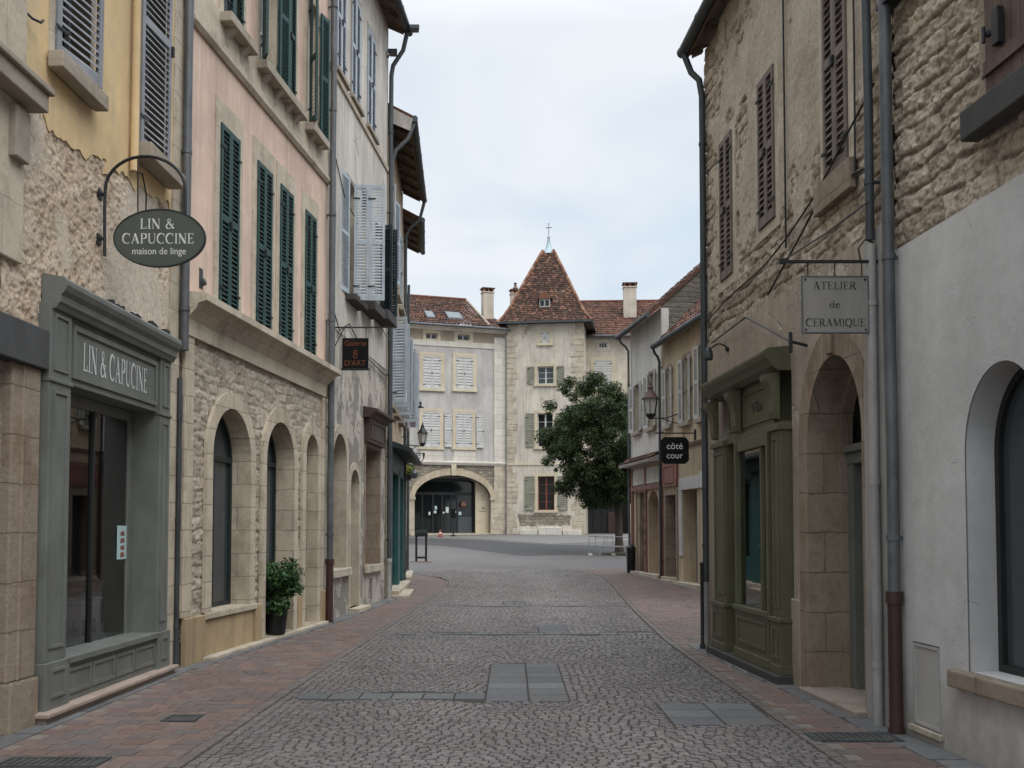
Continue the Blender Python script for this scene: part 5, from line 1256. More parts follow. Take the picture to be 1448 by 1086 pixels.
mb.box(ur, F.L, -.08, .05, .9, z1 - .1); mb.box(u1 - .02, u1 + .34, -.1, .1, .9, zs - 1.3); mb.split('pier', M['limestone'], F.root, bevel=.012)
mb = MB(); mb.box(ur, F.L, -.06, .05, z1 + .1, z2 + .55); mb.build('pilaster', M['limestone_pale'], F.root, bevel=.01)
mb = MB(); mb.profile([(.03, z1 - .12), (-.1, z1 - .12), (-.16, z1), (-.16, z1 + .08), (-.06, z1 + .12), (.03, z1 + .14)], -5, F.L + .05); mb.box(-5, F.L, -.03, .05, z2 - .2, z2 + .15)
zg = F.uz(640, 466)[1]; mb.profile([(.03, zg - .1), (-.12, zg - .1), (-.2, zg + .02), (-.42, zg + .08), (-.46, zg + .24), (.03, zg + .3)], -5, F.L + .12); mb.split('cornice', M['limestone_pale'], F.root, bevel=.008)
mb = MB()
for pa, pb in ((594, 627), (641, 673)):
    a, b = F.uz(pa, 640)[0], F.uz(pb, 640)[0]; zz = F.uz(pa, 634)[1]; mb.box(a, b, -.02, .05, z1 + .1, zz - .1)
mb.build('window_apron', M['limestone_pale'], F.root)
# glazed shop under the arch
mb = MB(); D = 1.0; ub = F.uz(670, 720, D)[0]
mb.ring(rect(u0 - .3, ub, 1.3, 4.9), rect(u0 - .2, ub - .12, 1.42, 4.75), D - .05, D + .05)
for pa in (597, 612, 625, 638, 646): uu = F.uz(pa, 720, D)[0]; mb.box(uu - .05, uu + .05, D - .05, D + .05, 1.42, 3.9)
zz = F.uz(640, 698, D)[1]; mb.box(u0 - .2, ub, D - .06, D + .05, zz - .1, zz + .08); sh = mb.build('glazed_front', M['dark_frame'], F.root)
mb = MB(); mb.box(u0 - .3, ub, D + .0, D + .01, 1.4, 4.9); mb.build('pane', M['pane'], sh)
a, b = F.uz(647.5, 720, D)[0], F.uz(667, 720, D)[0]
mb = MB(); mb.box(a, b, D - .04, D - .02, 1.5, F.uz(650, 731, D)[1]); mb.build('counter_panel', M['pane_grey'], sh)
mb = MB()
for px, py, w, h in ((616, 718, .14, .22), (615, 724, .16, .16), (632, 721, .18, .36), (650, 726, .18, .2), (627, 725, .1, .12), (643, 724, .14, .16), (607, 726, .12, .2)):
    p = F.uz(px, py, D); mb.box(p[0] - w / 2, p[0] + w / 2, D - .07, D - .055, p[1] - h / 2, p[1] + h / 2)
mb.build('notice', M['paper'], sh)
mb = MB(); p = F.uz(654, 713, D); mb.lathe([(.12, 0), (.2, .1), (.14, .3), (.05, .36)], (p[0], D - .2, p[1] - .2), 10); mb.build('shop_light', M['pink_shop'], sh)
a, b = F.uz(672, 720, .55)[0], F.uz(691, 720, .55)[0] + .4
mb = MB(); mb.box(a, b, .5, .58, 1.3, 5.2); bd = mb.build('side_panel', M['limestone_pale_warm'], F.root, bevel=.01)
mb = MB()
for px, py, w, h in ((681, 701.5, .07, .12), (683.5, 718.5, .18, .09), (682, 723, .5, .04), (678.5, 738, .12, .07)):
    p = F.uz(px, py, .5); mb.box(p[0] - w / 2, p[0] + w / 2, .488, .5, p[1] - h / 2, p[1] + h / 2)
mb.build('plaque', M['limestone_brown'], bd)
mb = MB(); mb.quad((u0 - .5, 1.05, 5.0), (u1 + .5, 1.05, 5.0), (u1 + .5, 0.02, 5.0), (u0 - .5, 0.02, 5.0)); mb.build('arch_ceiling', M['interior_pale'], F.root)
mb = MB(); mb.box(u0 - .3, u1 + .2, -.3, 1.0, 1.1, 1.5); mb.build('doorstep', M['limestone'], F.root)
um = F.uz(690, 440)[0]
tanp = .62
zE = zg + .22
mb = MB(); DEP = 3.6; zr = zE + (DEP + .5) * tanp
uh = F.uz(680, 430)[0]
tiles(mb, (-6, -.5, zE), (um, -.5, zE), (uh, DEP, zr), (-6, DEP, zr), .2, .32, PAL_RED + PAL_DARK, 5, .04, .05)
tiles(mb, (um, -.5, zE), (um + .35, 2.6, zE + 1.2), (uh + .1, DEP + .3, zr - .1), (uh, DEP, zr), .2, .32, PAL_RED, 6, .04, .05)
tiles(mb, (um - .2, -.48, zE - .02), (F.L + .1, -.48, zE - .02), (F.L + .1, 3.0, zE + 1.35), (um - .2, 3.0, zE + 1.35), .2, .32, PAL_RED, 8, .04, .05)
mb.quad((-6, DEP, zr), (uh, DEP, zr), (uh, DEP * 2, zE), (-6, DEP * 2, zE), PAL_RED[0]); mb.quad((um, 3, zE + 1.35), (F.L, 3, zE + 1.35), (F.L, 6, zE), (um, 6, zE), PAL_RED[0])
rf = mb.build('roof', M['tile'], F.root)
mb = MB(); mb.tube([(-6, -.55, zE - .06), (F.L + .1, -.55, zE - .1)], .09, 10); mb.build('gutter', M['zinc'], rf)
mb = MB(); mb.tube([(-6, DEP, zr + .06), (uh, DEP, zr + .06)], .1, 8, col=PAL_RED[1]); mb.build('ridge_tiles', M['tile'], rf); mb = MB(); mb.tube([(uh, DEP, zr + .06), (um, -.45, zE + .1)], .07, 8, col=(.4, .34, .28)); mb.build('ridge_tiles', M['tile'], rf)
def skylight(px0, px1, py0, py1):
    y0 = None
    for yy in [i * .05 for i in range(0, 70)]:
        u, z = F.uz((px0 + px1) / 2, py1, yy)
        if z <= zE + (yy + .5) * tanp + .08: y0 = yy; break
    y0 = y0 or .6; a, b = F.uz(px0, py1, y0)[0], F.uz(px1, py1, y0)[0]; zf = lambda y: zE + (y + .5) * tanp
    L = .95
    s = MB(); s.add([(uu, yy, zf(yy) + dz) for uu in (a, b) for yy, dz in ((y0, .06), (y0 + L, .06), (y0 + L, .16), (y0, .16))], [(0, 1, 2, 3), (7, 6, 5, 4), (0, 4, 5, 1), (1, 5, 6, 2), (2, 6, 7, 3), (3, 7, 4, 0)])
    o = s.build('skylight', M['zinc'], rf)
    s = MB(); s.add([(a + .07, y0 + .07, zf(y0 + .07) + .165), (b - .07, y0 + .07, zf(y0 + .07) + .165), (b - .07, y0 + L - .07, zf(y0 + L - .07) + .165), (a + .07, y0 + L - .07, zf(y0 + L - .07) + .165)], [(0, 1, 2, 3)]); s.build('pane', M['pane_grey'], o)
skylight(604, 616, 441, 450); skylight(634, 655, 441, 451.5)
def chimney(parent, u, y, z0, z1, w, d, pots=0, flat=True):
    s = MB(); s.box(u - w / 2, u + w / 2, y - d / 2, y + d / 2, z0, z1 - .3); s.box(u - w / 2 - .05, u + w / 2 + .05, y - d / 2 - .05, y + d / 2 + .05, z1 - .34, z1 - .27)
    o = s.build('chimney', M['far_beige'], parent, bevel=.015)
    s = MB()
    for i in range(3):
        uu = u - w / 2 + .06 + (w - .12) * i / 2; s.box(uu - .055, uu + .055, y - d / 2, y + d / 2, z1 - .27, z1 - .07, col=(.3, .14, .09))
    s.box(u - w / 2 - .08, u + w / 2 + .08, y - d / 2 - .06, y + d / 2 + .06, z1 - .07, z1, col=(.13, .09, .07)); s.build('chimney_cap', M['tile'], o, bevel=.01)
    return o
yc = 2.6; a, b = F.uz(682, 440, yc)[0], F.uz(696.5, 440, yc)[0]; chimney(rf, (a + b) / 2, yc, F.uz(689, 446, yc)[1] - .6, F.uz(689, 408, yc)[1], b - a, .6)
downpipe(F, F.L + .02, 1.4, zg + .1, -.16, .06, 'galv', collars=2.5)
F.shell(-6, F.L, 8, zE - .1, M['far_grey'], .5)

# 11. the stair tower
ca, sa = math.cos(R(8)), math.sin(R(8))
F = Fac('tower', 'square stone tower house with steep tiled pyramid roof and iron cross', 'tower', (-.33, 62.35), (-.33 + 4.85 * ca, 62.35 - 4.85 * sa)); TW = F
ws = dict(sw=.2, proud=.025, sur='limestone_pale_warm', sill='limestone_pale_warm', sill_out=.12, sill_h=.16, depth=.22)
window(F, F.box(764.7, 776.7, 469.5, 485.5), shut='closed', sm='white_shutter', pitch=.15, **ws)
def flat_leaves(w_, b, mat, wid, left=True, right=True):
    if left: shutter(w_, b[0] - .2 - wid, -.06, b[2], wid, b[3] - b[2], 0, M[mat], 1, .13)
    if right: shutter(w_, b[1] + .2, -.06, b[2], wid, b[3] - b[2], 0, M[mat], 1, .13)
b = F.box(760, 783, 518.5, 543); w_ = window(F, b, shut=None, case='white_frame', bars=(2, 3), pane='pane_grey', **ws); flat_leaves(w_, b, 'olive_shutter', .45)
b = F.box(760, 782, 584.5, 632); w_ = window(F, b, shut=None, case='white_frame', bars=(2, 4), **ws); flat_leaves(w_, b, 'olive_shutter', .54)
b = F.box(760.5, 784, 673.5, 721.5); w_ = window(F, b, shut=None, case='red_frame', bars=(2, 4), pane='pane', **ws); flat_leaves(w_, b, 'olive_shutter', .62)
zEv = F.uz(770, 455)[1]; zst = F.uz(770, 656)[1]; zlo = F.uz(770, 726)[1]
F.wall('upper_wall', rect(0, F.L, zst, zEv + .1), M['far_stone'])
F.wall('lower_wall', rect(0, F.L, .9, zst), M['far_stone'])
mb = MB(); mb.prism(jag([(.8, zlo - .75), (4.0, zlo - .75), (4.05, zlo - .12), (.7, zlo)], .2, .06, 3), -.012, .0); mb.build('bare_masonry', M['far_rubble'], F.root)
mb = MB(); mb.box(.02, F.L, -.05, .02, zst - .08, zst + .06); mb.build('string_course', M['limestone_pale_warm'], F.root, bevel=.01)
q_ = random.Random(12); mb = MB(); mbq = MB(); zz = 1.2
while zz < zEv - .1:
    h = q_.uniform(.3, .45); wl_, wr_ = q_.uniform(.35, .75), q_.uniform(.45, .85)
    mb.box(.0, wl_, -.03, .02, zz, zz + h - .015); mbq.box(F.L - wr_, F.L + .03, -.035, .02, zz, zz + h - .015); zz += h
mb.build('quoin', M['limestone'], F.root, bevel=.012); mbq.build('quoin', M['limestone'], F.root, bevel=.012)
mb = MB(); mb.box(.9, 2.0, -.35, .02, 1.0, 1.72); mb.box(2.05, 3.5, -.42, .02, 1.0, 1.86); mb.box(3.55, 4.7, -.32, .02, 1.0, 1.7); mb.build('stone_bench', M['limestone_pale'], F.root, bevel=.03)
F.shell(0, F.L, 5.0, zEv + .1, M['far_stone'], .5)
# bell-cast pyramid roof
hc = Vector((F.L / 2, 2.5, 0)); rings = [(2.98, zEv - .1), (2.6, zEv + .36), (2.15, zEv + 1.2), (1.66, zEv + 2.3), (1.16, zEv + 3.4), (.36, zEv + 5.1)]
mb = MB(); cor = lambda r, z: [Vector((hc.x - r, hc.y - r, z)), Vector((hc.x + r, hc.y - r, z)), Vector((hc.x + r, hc.y + r, z)), Vector((hc.x - r, hc.y + r, z))]
for (r0, za), (r1, zb_) in zip(rings, rings[1:]):
    c0, c1 = cor(r0, za), cor(r1, zb_)
    for k in range(4): tiles(mb, c0[k], c0[(k + 1) % 4], c1[(k + 1) % 4], c1[k], .13, .155, PAL_DARK + PAL_DARK[:3] + [(.2, .105, .068)], 20 + k, .025, .006)
c0 = cor(2.95, zEv - .12); mb.quad(c0[0], c0[1], c0[2], c0[3], (.05, .04, .03))
rf = mb.build('roof', M['tile'], F.root)
for k in range(4):
    mb = MB()
    for (r0, za), (r1, zb_) in zip(rings, rings[1:]):
        a, b = cor(r0, za)[k], cor(r1, zb_)[k]; n = max(2, int((b - a).length / .3))
        for j in range(n):
            c = sc3(q_.choice([(.25, .125, .078), (.21, .1, .064), (.29, .16, .105), (.17, .085, .058)]), q_.uniform(.8, 1.2))
            mb.tube([a.lerp(b, j / n) + Vector((0, 0, .03)), a.lerp(b, (j + 1.1) / n) + Vector((0, 0, .06))], [.11, .085], 7, col=c)
    mb.build('ridge_tiles', M['tile'], rf)
mb = MB(); mb.box(hc.x - 2.98, hc.x + 2.98, hc.y - 3.06, hc.y - 2.94, zEv - .16, zEv - .04); mb.box(hc.x + 2.94, hc.x + 3.06, hc.y - 3.0, hc.y + 3.0, zEv - .16, zEv - .04); mb.build('gutter', M['zinc_dark'], rf)
zt = rings[-1][1]
mb = MB(); mb.lathe([(.5, zt - .12), (.36, zt + .05), (.22, zt + .3), (.12, zt + .65), (.07, zt + .95), (.1, zt + 1.02), (.1, zt + 1.08), (.03, zt + 1.16)], (hc.x, hc.y, 0), 16); fin = mb.build('finial', metal('weathered_zinc', (.33, .4, .43), .55, .3), rf, smooth=True)
mb = MB(); mb.tube([(hc.x, hc.y, zt + 1.1), (hc.x, hc.y, zt + 1.95)], .022, 6); mb.box(hc.x - .17, hc.x + .17, hc.y - .02, hc.y + .02, zt + 1.66, zt + 1.7)
for dx in (-.17, .17): mb.lathe([(.0, -.045), (.04, 0), (0, .045)], (hc.x + dx, hc.y, zt + 1.68), 8)
mb.lathe([(.0, -.05), (.045, 0), (0, .05)], (hc.x, hc.y, zt + 1.95), 8); mb.build('cross', M['zinc'], fin)
# little roof niche
zn = zEv + 1.0; yn = hc.y - 2.28; mb = MB(); mb.box(hc.x - .02 - .34, hc.x - .02 + .34, yn - .1, yn + 1.0, zn - .05, zn + .55, col=(.45, .42, .37))
nic = mb.build('roof_niche', M['tile'], rf, bevel=.01)
mb = MB(); mb.add([(hc.x - .5, yn - .2, zn + .5), (hc.x + .46, yn - .2, zn + .5), (hc.x - .02, yn - .2, zn + .98), (hc.x - .5, yn + 1.1, zn + .5), (hc.x + .46, yn + 1.1, zn + .5), (hc.x - .02, yn + 1.1, zn + .98)], [(0, 1, 2), (3, 5, 4), (0, 2, 5, 3), (1, 4, 5, 2)], PAL_RED[3]); mb.build('niche_roof', M['tile'], nic)
mb = MB()
for dx in (-.17, .15): mb.prism(arch(hc.x + dx - .13, hc.x + dx + .11, zn + .04, zn + .3, zn + .42, 8), yn - .115, yn - .105)
mb.build('niche_opening', M['pane'], nic)

# 12. beige house behind the tree
F = Fac('town_house', 'beige house right of the tower, mostly hidden behind the tree, with white shutters', 'house', (4.2, 64.6), (12.5, 64.2)); FR = F
window(F, F.box(840, 865.5, 509.5, 549), shut='closed', sm='white_shutter', pitch=.15, sur='limestone_pale_warm', sw=.22, sill='limestone_pale_warm')
window(F, F.box(840, 865.5, 590, 636), shut='closed', sm='white_shutter', pitch=.15, sur='limestone_pale_warm', sw=.22, sill='limestone_pale_warm')
window(F, F.box(847, 858, 484.5, 491.5), sur='limestone_pale', sw=.22, sill=None, bars=(3, 1), depth=.2)
e0, e1 = F.uz(828.5, 720)[0], F.uz(890, 720)[0]; F.holes.append((rect(e0, e1, 1.4, F.uz(850, 690)[1]), 1.2))
zE = F.uz(850, 477)[1]
F.wall('wall', rect(-.5, F.L, .8, zE + .2), M['far_beige'])
mb = MB(); mb.box(e0, e1, 1.1, 1.16, 1.2, 4.6)
for i in range(6): uu = e0 + (e1 - e0) * i / 5; mb.box(uu - .05, uu + .05, 1.02, 1.1, 1.4, 4.6)
mb.build('shop_glazing', M['dark_frame'], F.root)
mb = MB(); mb.box(e0 + 1.5, e0 + 2.0, .9, 1.0, 1.5, 2.9); mb.build('shop_panel', M['brown_shop'], F.root)
mb = MB(); mb.box(e1, e1 + .5, -.08, .05, .9, 3.4); mb.box(e1 - .05, e1 + .55, -.14, .05, .9, 2.3); mb.box(F.uz(893, 540)[0] - .35, F.L, -.03, .02, 8.6, 12.6); mb.build('quoin', M['limestone_pale_warm'], F.root, bevel=.015)
mb = MB(); zr = zE + 3.3; tiles(mb, (-.6, -.5, zE), (F.L, -.5, zE), (F.L, 4.2, zr), (-.6, 4.2, zr), .2, .3, PAL_RED, 30, .04, .05); mb.quad((-.6, 4.2, zr), (F.L, 4.2, zr), (F.L, 9, zE), (-.6, 9, zE), PAL_RED[0]); rf = mb.build('roof', M['tile'], F.root)
mb = MB(); mb.tube([(-.3, -.58, zE - .03), (F.L, -.58, zE - .06)], .09, 10); mb.build('gutter', M['zinc_dark'], rf)
mb = MB(); mb.tube([(-.6, 4.2, zr + .05), (F.L, 4.2, zr + .05)], .1, 8, col=PAL_RED[1]); mb.build('ridge_tiles', M['tile'], rf)
yc = 2.2; a, b = F.uz(881.5, 430, yc)[0], F.uz(899.5, 430, yc)[0]; chimney(rf, (a + b) / 2, yc, zE + .8, F.uz(890, 401, yc)[1], b - a, .7)
yc = 4.0; a, b = F.uz(722, 430, yc)[0], F.uz(735, 430, yc)[0]
# chimney between the grey house and the tower belongs to the grey house
rfl = [c for c in FL.root.children if c.name.startswith('roof')][0]
a, b = FL.uz(722.5, 430, yc)[0], FL.uz(735, 430, yc)[0]; ch = chimney(rfl, (a + b) / 2, yc, FL.uz(728, 440, yc)[1] - .5, FL.uz(728, 410, yc)[1], b - a, .5)
s = MB(); s.lathe([(.16, 0), (.2, .1), (.1, .25), (.09, .42), (.13, .46), (.04, .52)], ((a + b) / 2, yc, FL.uz(728, 410, yc)[1]), 12, col=(.2, .15, .12)); s.build('chimney_pot', M['tile'], rfl)
downpipe(F, .62, 1.5, zE - .3, -.1, .05, 'zinc', collars=2.5)
F.shell(-.5, F.L, 8, zE, M['far_beige'], .5)
# ---------------------------------------------------------------- signs, lamps and street furniture
def rounded(w, h, r, n=6, chamfer=False):
    o = []
    for cx_, cz_, a0 in ((w / 2 - r, -h / 2 + r, -90), (w / 2 - r, h / 2 - r, 0), (-w / 2 + r, h / 2 - r, 90), (-w / 2 + r, -h / 2 + r, 180)):
        for i in range(n + 1): a = R(a0 + 90 * i / n); o.append((cx_ + r * math.cos(a), cz_ + r * math.sin(a)))
    return o
# oval linen sign
Y = 10.05; c = at(226, 337, Y); xw = -4.24
s = thing('hanging_sign', 'grey-green oval sign with pale roman lettering under an arched iron bracket', 'sign', (xw, Y, c.z))
cxl = c.x - xw; rx, rz_ = .468, .298
ov = [(cxl + rx * math.cos(2 * math.pi * i / 56), rz_ * math.sin(2 * math.pi * i / 56)) for i in range(56)]
mb = MB(); mb.prism(ov, -.014, .014); bd = mb.build('board', M['sign_green'], s, bevel=.004)
mb = MB(); mb.ring([(cxl + (p[0] - cxl) * 1.012, p[1] * 1.018) for p in ov], [(cxl + (p[0] - cxl) * .985, p[1] * .976) for p in ov], -.019, .019); mb.build('rim', M['dark_green'], s)
mb = MB(); roman(mb, 'LIN &', cxl - .02, .095, .105, -.016, width=.36); roman(mb, 'CAPUCCINE', cxl - .01, -.058, .105, -.016, width=.74); mb.build('lettering', M['lettering'], bd)
type_text('maison de linge', .1, M['lettering'], bd, (cxl, -.016, -.17), width=.55)
pz = lambda px, py: at(px, py, Y)
pts = [pz(148, 362), pz(148, 330), pz(148, 290), pz(149, 265)]
for a in range(0, 181, 12): pts.append(pz(205.5 - 56.5 * math.cos(R(a)), 268 - 47 * math.sin(R(a))))
pts += [pz(262, 285), pz(262, 302)]
mb = MB(); mb.tube([Vector((p.x - xw, 0, p.z - c.z)) for p in pts], .017, 8)
for yy in (275, 338): p = pz(148, yy); mb.box(-.02, p.x - xw, -.014, .014, p.z - c.z - .014, p.z - c.z + .014); mb.box(-.02, .006, -.05, .05, p.z - c.z - .05, p.z - c.z + .05)
p = pz(195, 223); p2 = pz(195, 302); mb.tube([(p.x - xw, 0, p.z - c.z), (p2.x - xw, 0, p2.z - c.z)], .008, 6); mb.build('bracket', M['iron'], s, smooth=True)
# ceramics sign
Y = 8.72; c = at(1181, 431, Y); xw = RW(Y)
s = thing('hanging_sign', 'pale grey square sign reading ATELIER de CERAMIQUE on an iron bar', 'sign', (xw, Y, c.z))
cxl = c.x - xw; w, h = .592, .508
mb = MB(); mb.box(cxl - w / 2, cxl + w / 2, -.008, .008, -h / 2, h / 2); bd = mb.build('board', M['sign_grey'], s, bevel=.003)
mb = MB(); mb.ring(rect(cxl - w / 2 - .004, cxl + w / 2 + .004, -h / 2 - .004, h / 2 + .004), rect(cxl - w / 2 + .008, cxl + w / 2 - .008, -h / 2 + .008, h / 2 - .008), -.012, .012); mb.build('rim', M['zinc'], s)
mb = MB(); roman(mb, 'ATELIER', cxl - .005, .135, .07, -.0095, width=.385); roman(mb, 'de', cxl - .005, -.03, .065, -.0095, width=.1); roman(mb, 'CERAMIQUE', cxl, -.195, .07, -.0095, width=.53); mb.build('lettering', M['lettering_black'], bd)
mb = MB(); zb_ = at(1180, 370, Y).z - c.z; x0 = at(1105, 370, Y).x - xw
mb.box(x0, .05, -.014, .014, zb_ - .012, zb_ + .012); mb.box(x0 - .02, x0 + .03, -.02, .02, zb_ - .02, zb_ + .025)
for dx in (-.24, 0, .24): mb.tube([(cxl + dx, 0, zb_), (cxl + dx, 0, h / 2 - .01)], .006, 6)
mb.tube([(-.2, 0, zb_), (-.22, 0, zb_ + .12), (-.16, 0, zb_ + .2), (-.08, 0, zb_ + .17)], .008, 6); mb.tube([(x0 + .03, 0, zb_ + .02), (-.5, 0, zb_ + .26), (-.02, 0, zb_ + .62)], .007, 6); mb.build('bracket', M['iron'], s)
mb = MB()
for dx in (-w / 2 + .03, w / 2 - .03):
    for dz in (-h / 2 + .03, h / 2 - .03): mb.tube([(cxl + dx, -.008, dz), (cxl + dx, -.016, dz)], .01, 8)
mb.build('bolt', M['iron_red'], bd)
# gallery sign
Y = 18.75; c = at(502.5, 499.5, Y); xw = LW(Y)
s = thing('hanging_sign', 'small black square sign with rust-orange lettering hung from a thin bar', 'sign', (xw, Y, c.z)); cxl = c.x - xw
mb = MB(); mb.box(cxl - .25, cxl + .25, -.012, .012, -.29, .29); bd = mb.build('board', M['sign_black'], s, bevel=.003)
type_text('Galerie', .15, M['lettering_orange'], bd, (cxl, -.014, .14), width=.4); type_text("D'ART", .15, M['lettering_orange'], bd, (cxl, -.014, -.24), width=.4)
mb = MB(); mb.tube([(cxl + .03 * math.cos(a * .5), -.014, .02 + .035 * math.sin(a * .5)) for a in range(13)], .008, 6); mb.tube([(cxl + .035 * math.cos(a * .5), -.014, -.06 + .045 * math.sin(a * .5)) for a in range(13)], .008, 6); mb.build('emblem', M['lettering_orange'], bd)
mb = MB(); zb_ = at(500, 463, Y).z - c.z; x1 = at(549, 463, Y).x - xw; mb.box(-.1, x1, -.012, .012, zb_ - .012, zb_ + .012)
for dx in (-.2, .2): mb.tube([(cxl + dx, 0, zb_), (cxl + dx, 0, .28)], .006, 6)
mb.tube([(.0, 0, zb_ - .5), (.25, 0, zb_ - .02)], .01, 6); mb.tube([(x1 - .12, 0, zb_), (x1 - .06, 0, zb_ - .14), (x1 + .02, 0, zb_ - .22)], .008, 6); mb.build('bracket', M['iron'], s); mb = MB(); mb.box(cxl - .27, cxl + .27, -.01, .01, -.33, -.29); mb.build('bottom_bar', M['iron'], s)
# cote cour sign
Y = 27.3; c = at(954, 637, Y); xw = RW(Y)
s = thing('hanging_sign', 'black octagonal sign with white lowercase lettering beside the right-hand houses', 'sign', (xw, Y, c.z)); cxl = c.x - xw
a_, b_, k_ = .39, .37, .1
mb = MB(); mb.prism([(cxl - a_, -b_ + k_), (cxl - a_ + k_, -b_), (cxl + a_ - k_, -b_), (cxl + a_, -b_ + k_), (cxl + a_, b_ - k_), (cxl + a_ - k_, b_), (cxl - a_ + k_, b_), (cxl - a_, b_ - k_)], -.02, .02); bd = mb.build('board', M['sign_black'], s, bevel=.006)
type_text('côté', .25, M['lettering'], bd, (cxl, -.022, .04), width=.44); type_text('cour', .25, M['lettering'], bd, (cxl, -.022, -.22), width=.44)
mb = MB(); zb_ = at(954, 612.5, Y).z - c.z; mb.box(at(927, 612, Y).x - xw, .05, -.016, .016, zb_ - .016, zb_ + .016); mb.box(-.06, .0, -.03, .03, zb_ - .3, zb_ + .1)
for dx in (-.25, .25): mb.tube([(cxl + dx, 0, zb_), (cxl + dx, 0, b_ - .02)], .01, 6)
mb.build('bracket', M['iron'], s)
# projecting banner and scroll sign by the square
Y = 30.8; xw = LW(Y); c = at(585, 592, Y)
s = thing('banner_sign', 'narrow mauve banner hanging from a horizontal iron pole with finial', 'sign', (xw, Y, c.z)); X = lambda px: at(px, 590, Y).x - xw
mb = MB(); zb_ = at(585, 576, Y).z - c.z; mb.tube([(-.05, 0, zb_), (X(599), 0, zb_)], .022, 8); mb.lathe([(0.0, -.02), (.05, .03), (.02, .09), (.045, .14), (0, .2)], (X(594.5), 0, zb_), 8); mb.tube([(0, 0, zb_ - .4), (.3, 0, zb_)], .014, 6); mb.build('bracket', M['iron'], s)
mb = MB(); mb.box(X(580), X(588), -.006, .006, at(585, 604, Y).z - c.z, zb_ - .05); mb.build('banner', paint('mauve_cloth', (.19, .16, .175), .9, .1, .2), s)
Y = 31.6; xw = LW(Y); c = at(588, 645, Y)
s = thing('scroll_sign', 'open wrought iron scroll sign with pale panel above the flower basket', 'sign', (xw, Y, c.z)); X = lambda px: at(px, 645, Y).x - xw
mb = MB(); zt_, zb2 = at(588, 641, Y).z - c.z, at(588, 650.5, Y).z - c.z
mb.tube([(-.05, 0, zt_), (X(600), 0, zt_)], .014, 6); mb.tube(curv([(-.05, 0, zb2), (X(585), 0, zb2 - .04), (X(595), 0, zb2 - .05), (X(599), 0, zb2 + .06), (X(600.5), 0, zt_)]), .014, 6)
for px in (583, 588, 593): mb.tube([(X(px) + .05 * math.cos(a * .55), 0, (zt_ + zb2) / 2 + .07 * math.sin(a * .55)) for a in range(11)], .01, 6)
mb.prism([(X(597.5), zt_), (X(601), zt_), (X(600), zt_ - .16), (X(598.5), zt_ - .2)], -.02, .02); mb.build('scrollwork', M['iron'], s)
mb = MB(); mb.box(X(576), X(589), -.004, .004, zb2 + .03, zt_ - .03); mb.build('panel', M['white_shutter'], s)

def lantern(name, label, pos, k, bracket_to, mat_roof, mat_iron='iron', group=None):
    s = thing(name, label, 'lantern', pos); b = .155 * k; tp = .25 * k; h = .52 * k
    mb = MB(); mb.lathe([(b, 0), (b * 1.06, .03 * k), (tp, h)], (0, 0, 0), 6, rot=.3); mb.build('lamp_glass', M['lamp_glass'], s)
    mb = MB()
    for i in range(6):
        a = math.pi * i / 3 + .3; mb.tube([(b * 1.03 * math.cos(a), b * 1.03 * math.sin(a), 0), (tp * 1.02 * math.cos(a), tp * 1.02 * math.sin(a), h)], .014 * k, 6)
    mb.lathe([(b * .3, -.16 * k), (b * .9, -.08 * k), (b * 1.1, -.02 * k), (b * 1.1, .015 * k)], (0, 0, 0), 12); mb.build('frame', M[mat_iron], s)
    mb = MB(); mb.lathe([(tp * 1.18, h), (tp * 1.15, h + .03 * k), (tp * .75, h + .16 * k), (tp * .4, h + .3 * k), (tp * .34, h + .36 * k), (tp * .42, h + .39 * k), (tp * .2, h + .45 * k), (tp * .1, h + .58 * k)], (0, 0, 0), 12); mb.build('lamp_roof', mat_roof, s)
    mb = MB(); d = Vector(bracket_to) - Vector(pos); mb.tube([(0, 0, -.14 * k), (d.x * .5, d.y * .5, -.12 * k), (d.x, d.y, d.z)], .018, 6); mb.tube(curv([(d.x * .3, d.y * .3, -.12 * k), (d.x * .7, d.y * .7, d.z * .6 - .25), (d.x, d.y, d.z - .35)]), .012, 6); mb.build('bracket', M[mat_iron], s); return s
p = at(920, 586, 28.6); lantern('street_lantern', 'rust-roofed glass street lantern on a wall bracket above the black octagonal sign', p, .86, (RW(28.6) - .0, 28.6, p.z + .05), paint('rusty_lamp_roof', (.075, .035, .03), .6, .3, .35))
p = at(597.5, 627, 32.0); lantern('street_lantern', 'black street lantern with pointed hood by the teal shop', p, .62, (LW(32), 32.0, p.z - .02), M['iron'])
# spot lamp over the olive shop
u, z = R2.uz(1026, 496); p = R2.world(u, -.02, z)
s = thing('wall_spotlight', 'small wall spotlight on a curved arm over the olive shop cornice', 'lamp', p, R2.rz)
mb = MB(); mb.tube(curv([(.22, .02, -.02), (.2, -.12, .06), (.02, -.18, .04), (-.06, -.2, .0)]), .012, 6); mb.lathe([(.03, -.02), (.05, .0), (.05, .03)], (.22, .0, -.03), 10); mb.build('arm', M['iron'], s)
mb = MB(); mb.lathe([(.05, -.14), (.065, -.12), (.06, -.02), (.03, .03), (.01, .05)], (-.08, -.2, .02), 12); mb.build('lamp_head', M['zinc_dark'], s, smooth=True)
u1_, z1_ = R2.uz(1012, 485); u2_, z2_ = R2.uz(1118, 483, -.2)
mb = MB(); mb.tube([R2.world(u1_, -.06, z1_), R2.world((u1_ + u2_) / 2, -.12, z1_ - .02), R2.world(u2_, -.2, z2_)], .012, 6); mb.tube([R2.world(u2_, -.2, z2_ + .1), R2.world(u2_, -.2, z2_ - .12)], .02, 6); mb.tube([R2.world(u2_, -.2, z2_), R2.world(u2_ + .02, .0, z2_ - .05)], .016, 6)
tag(mb.build('iron_rod', M['iron'], smooth=True), 'thin iron rod strung along the wall above the olive shopfront', 'rod')
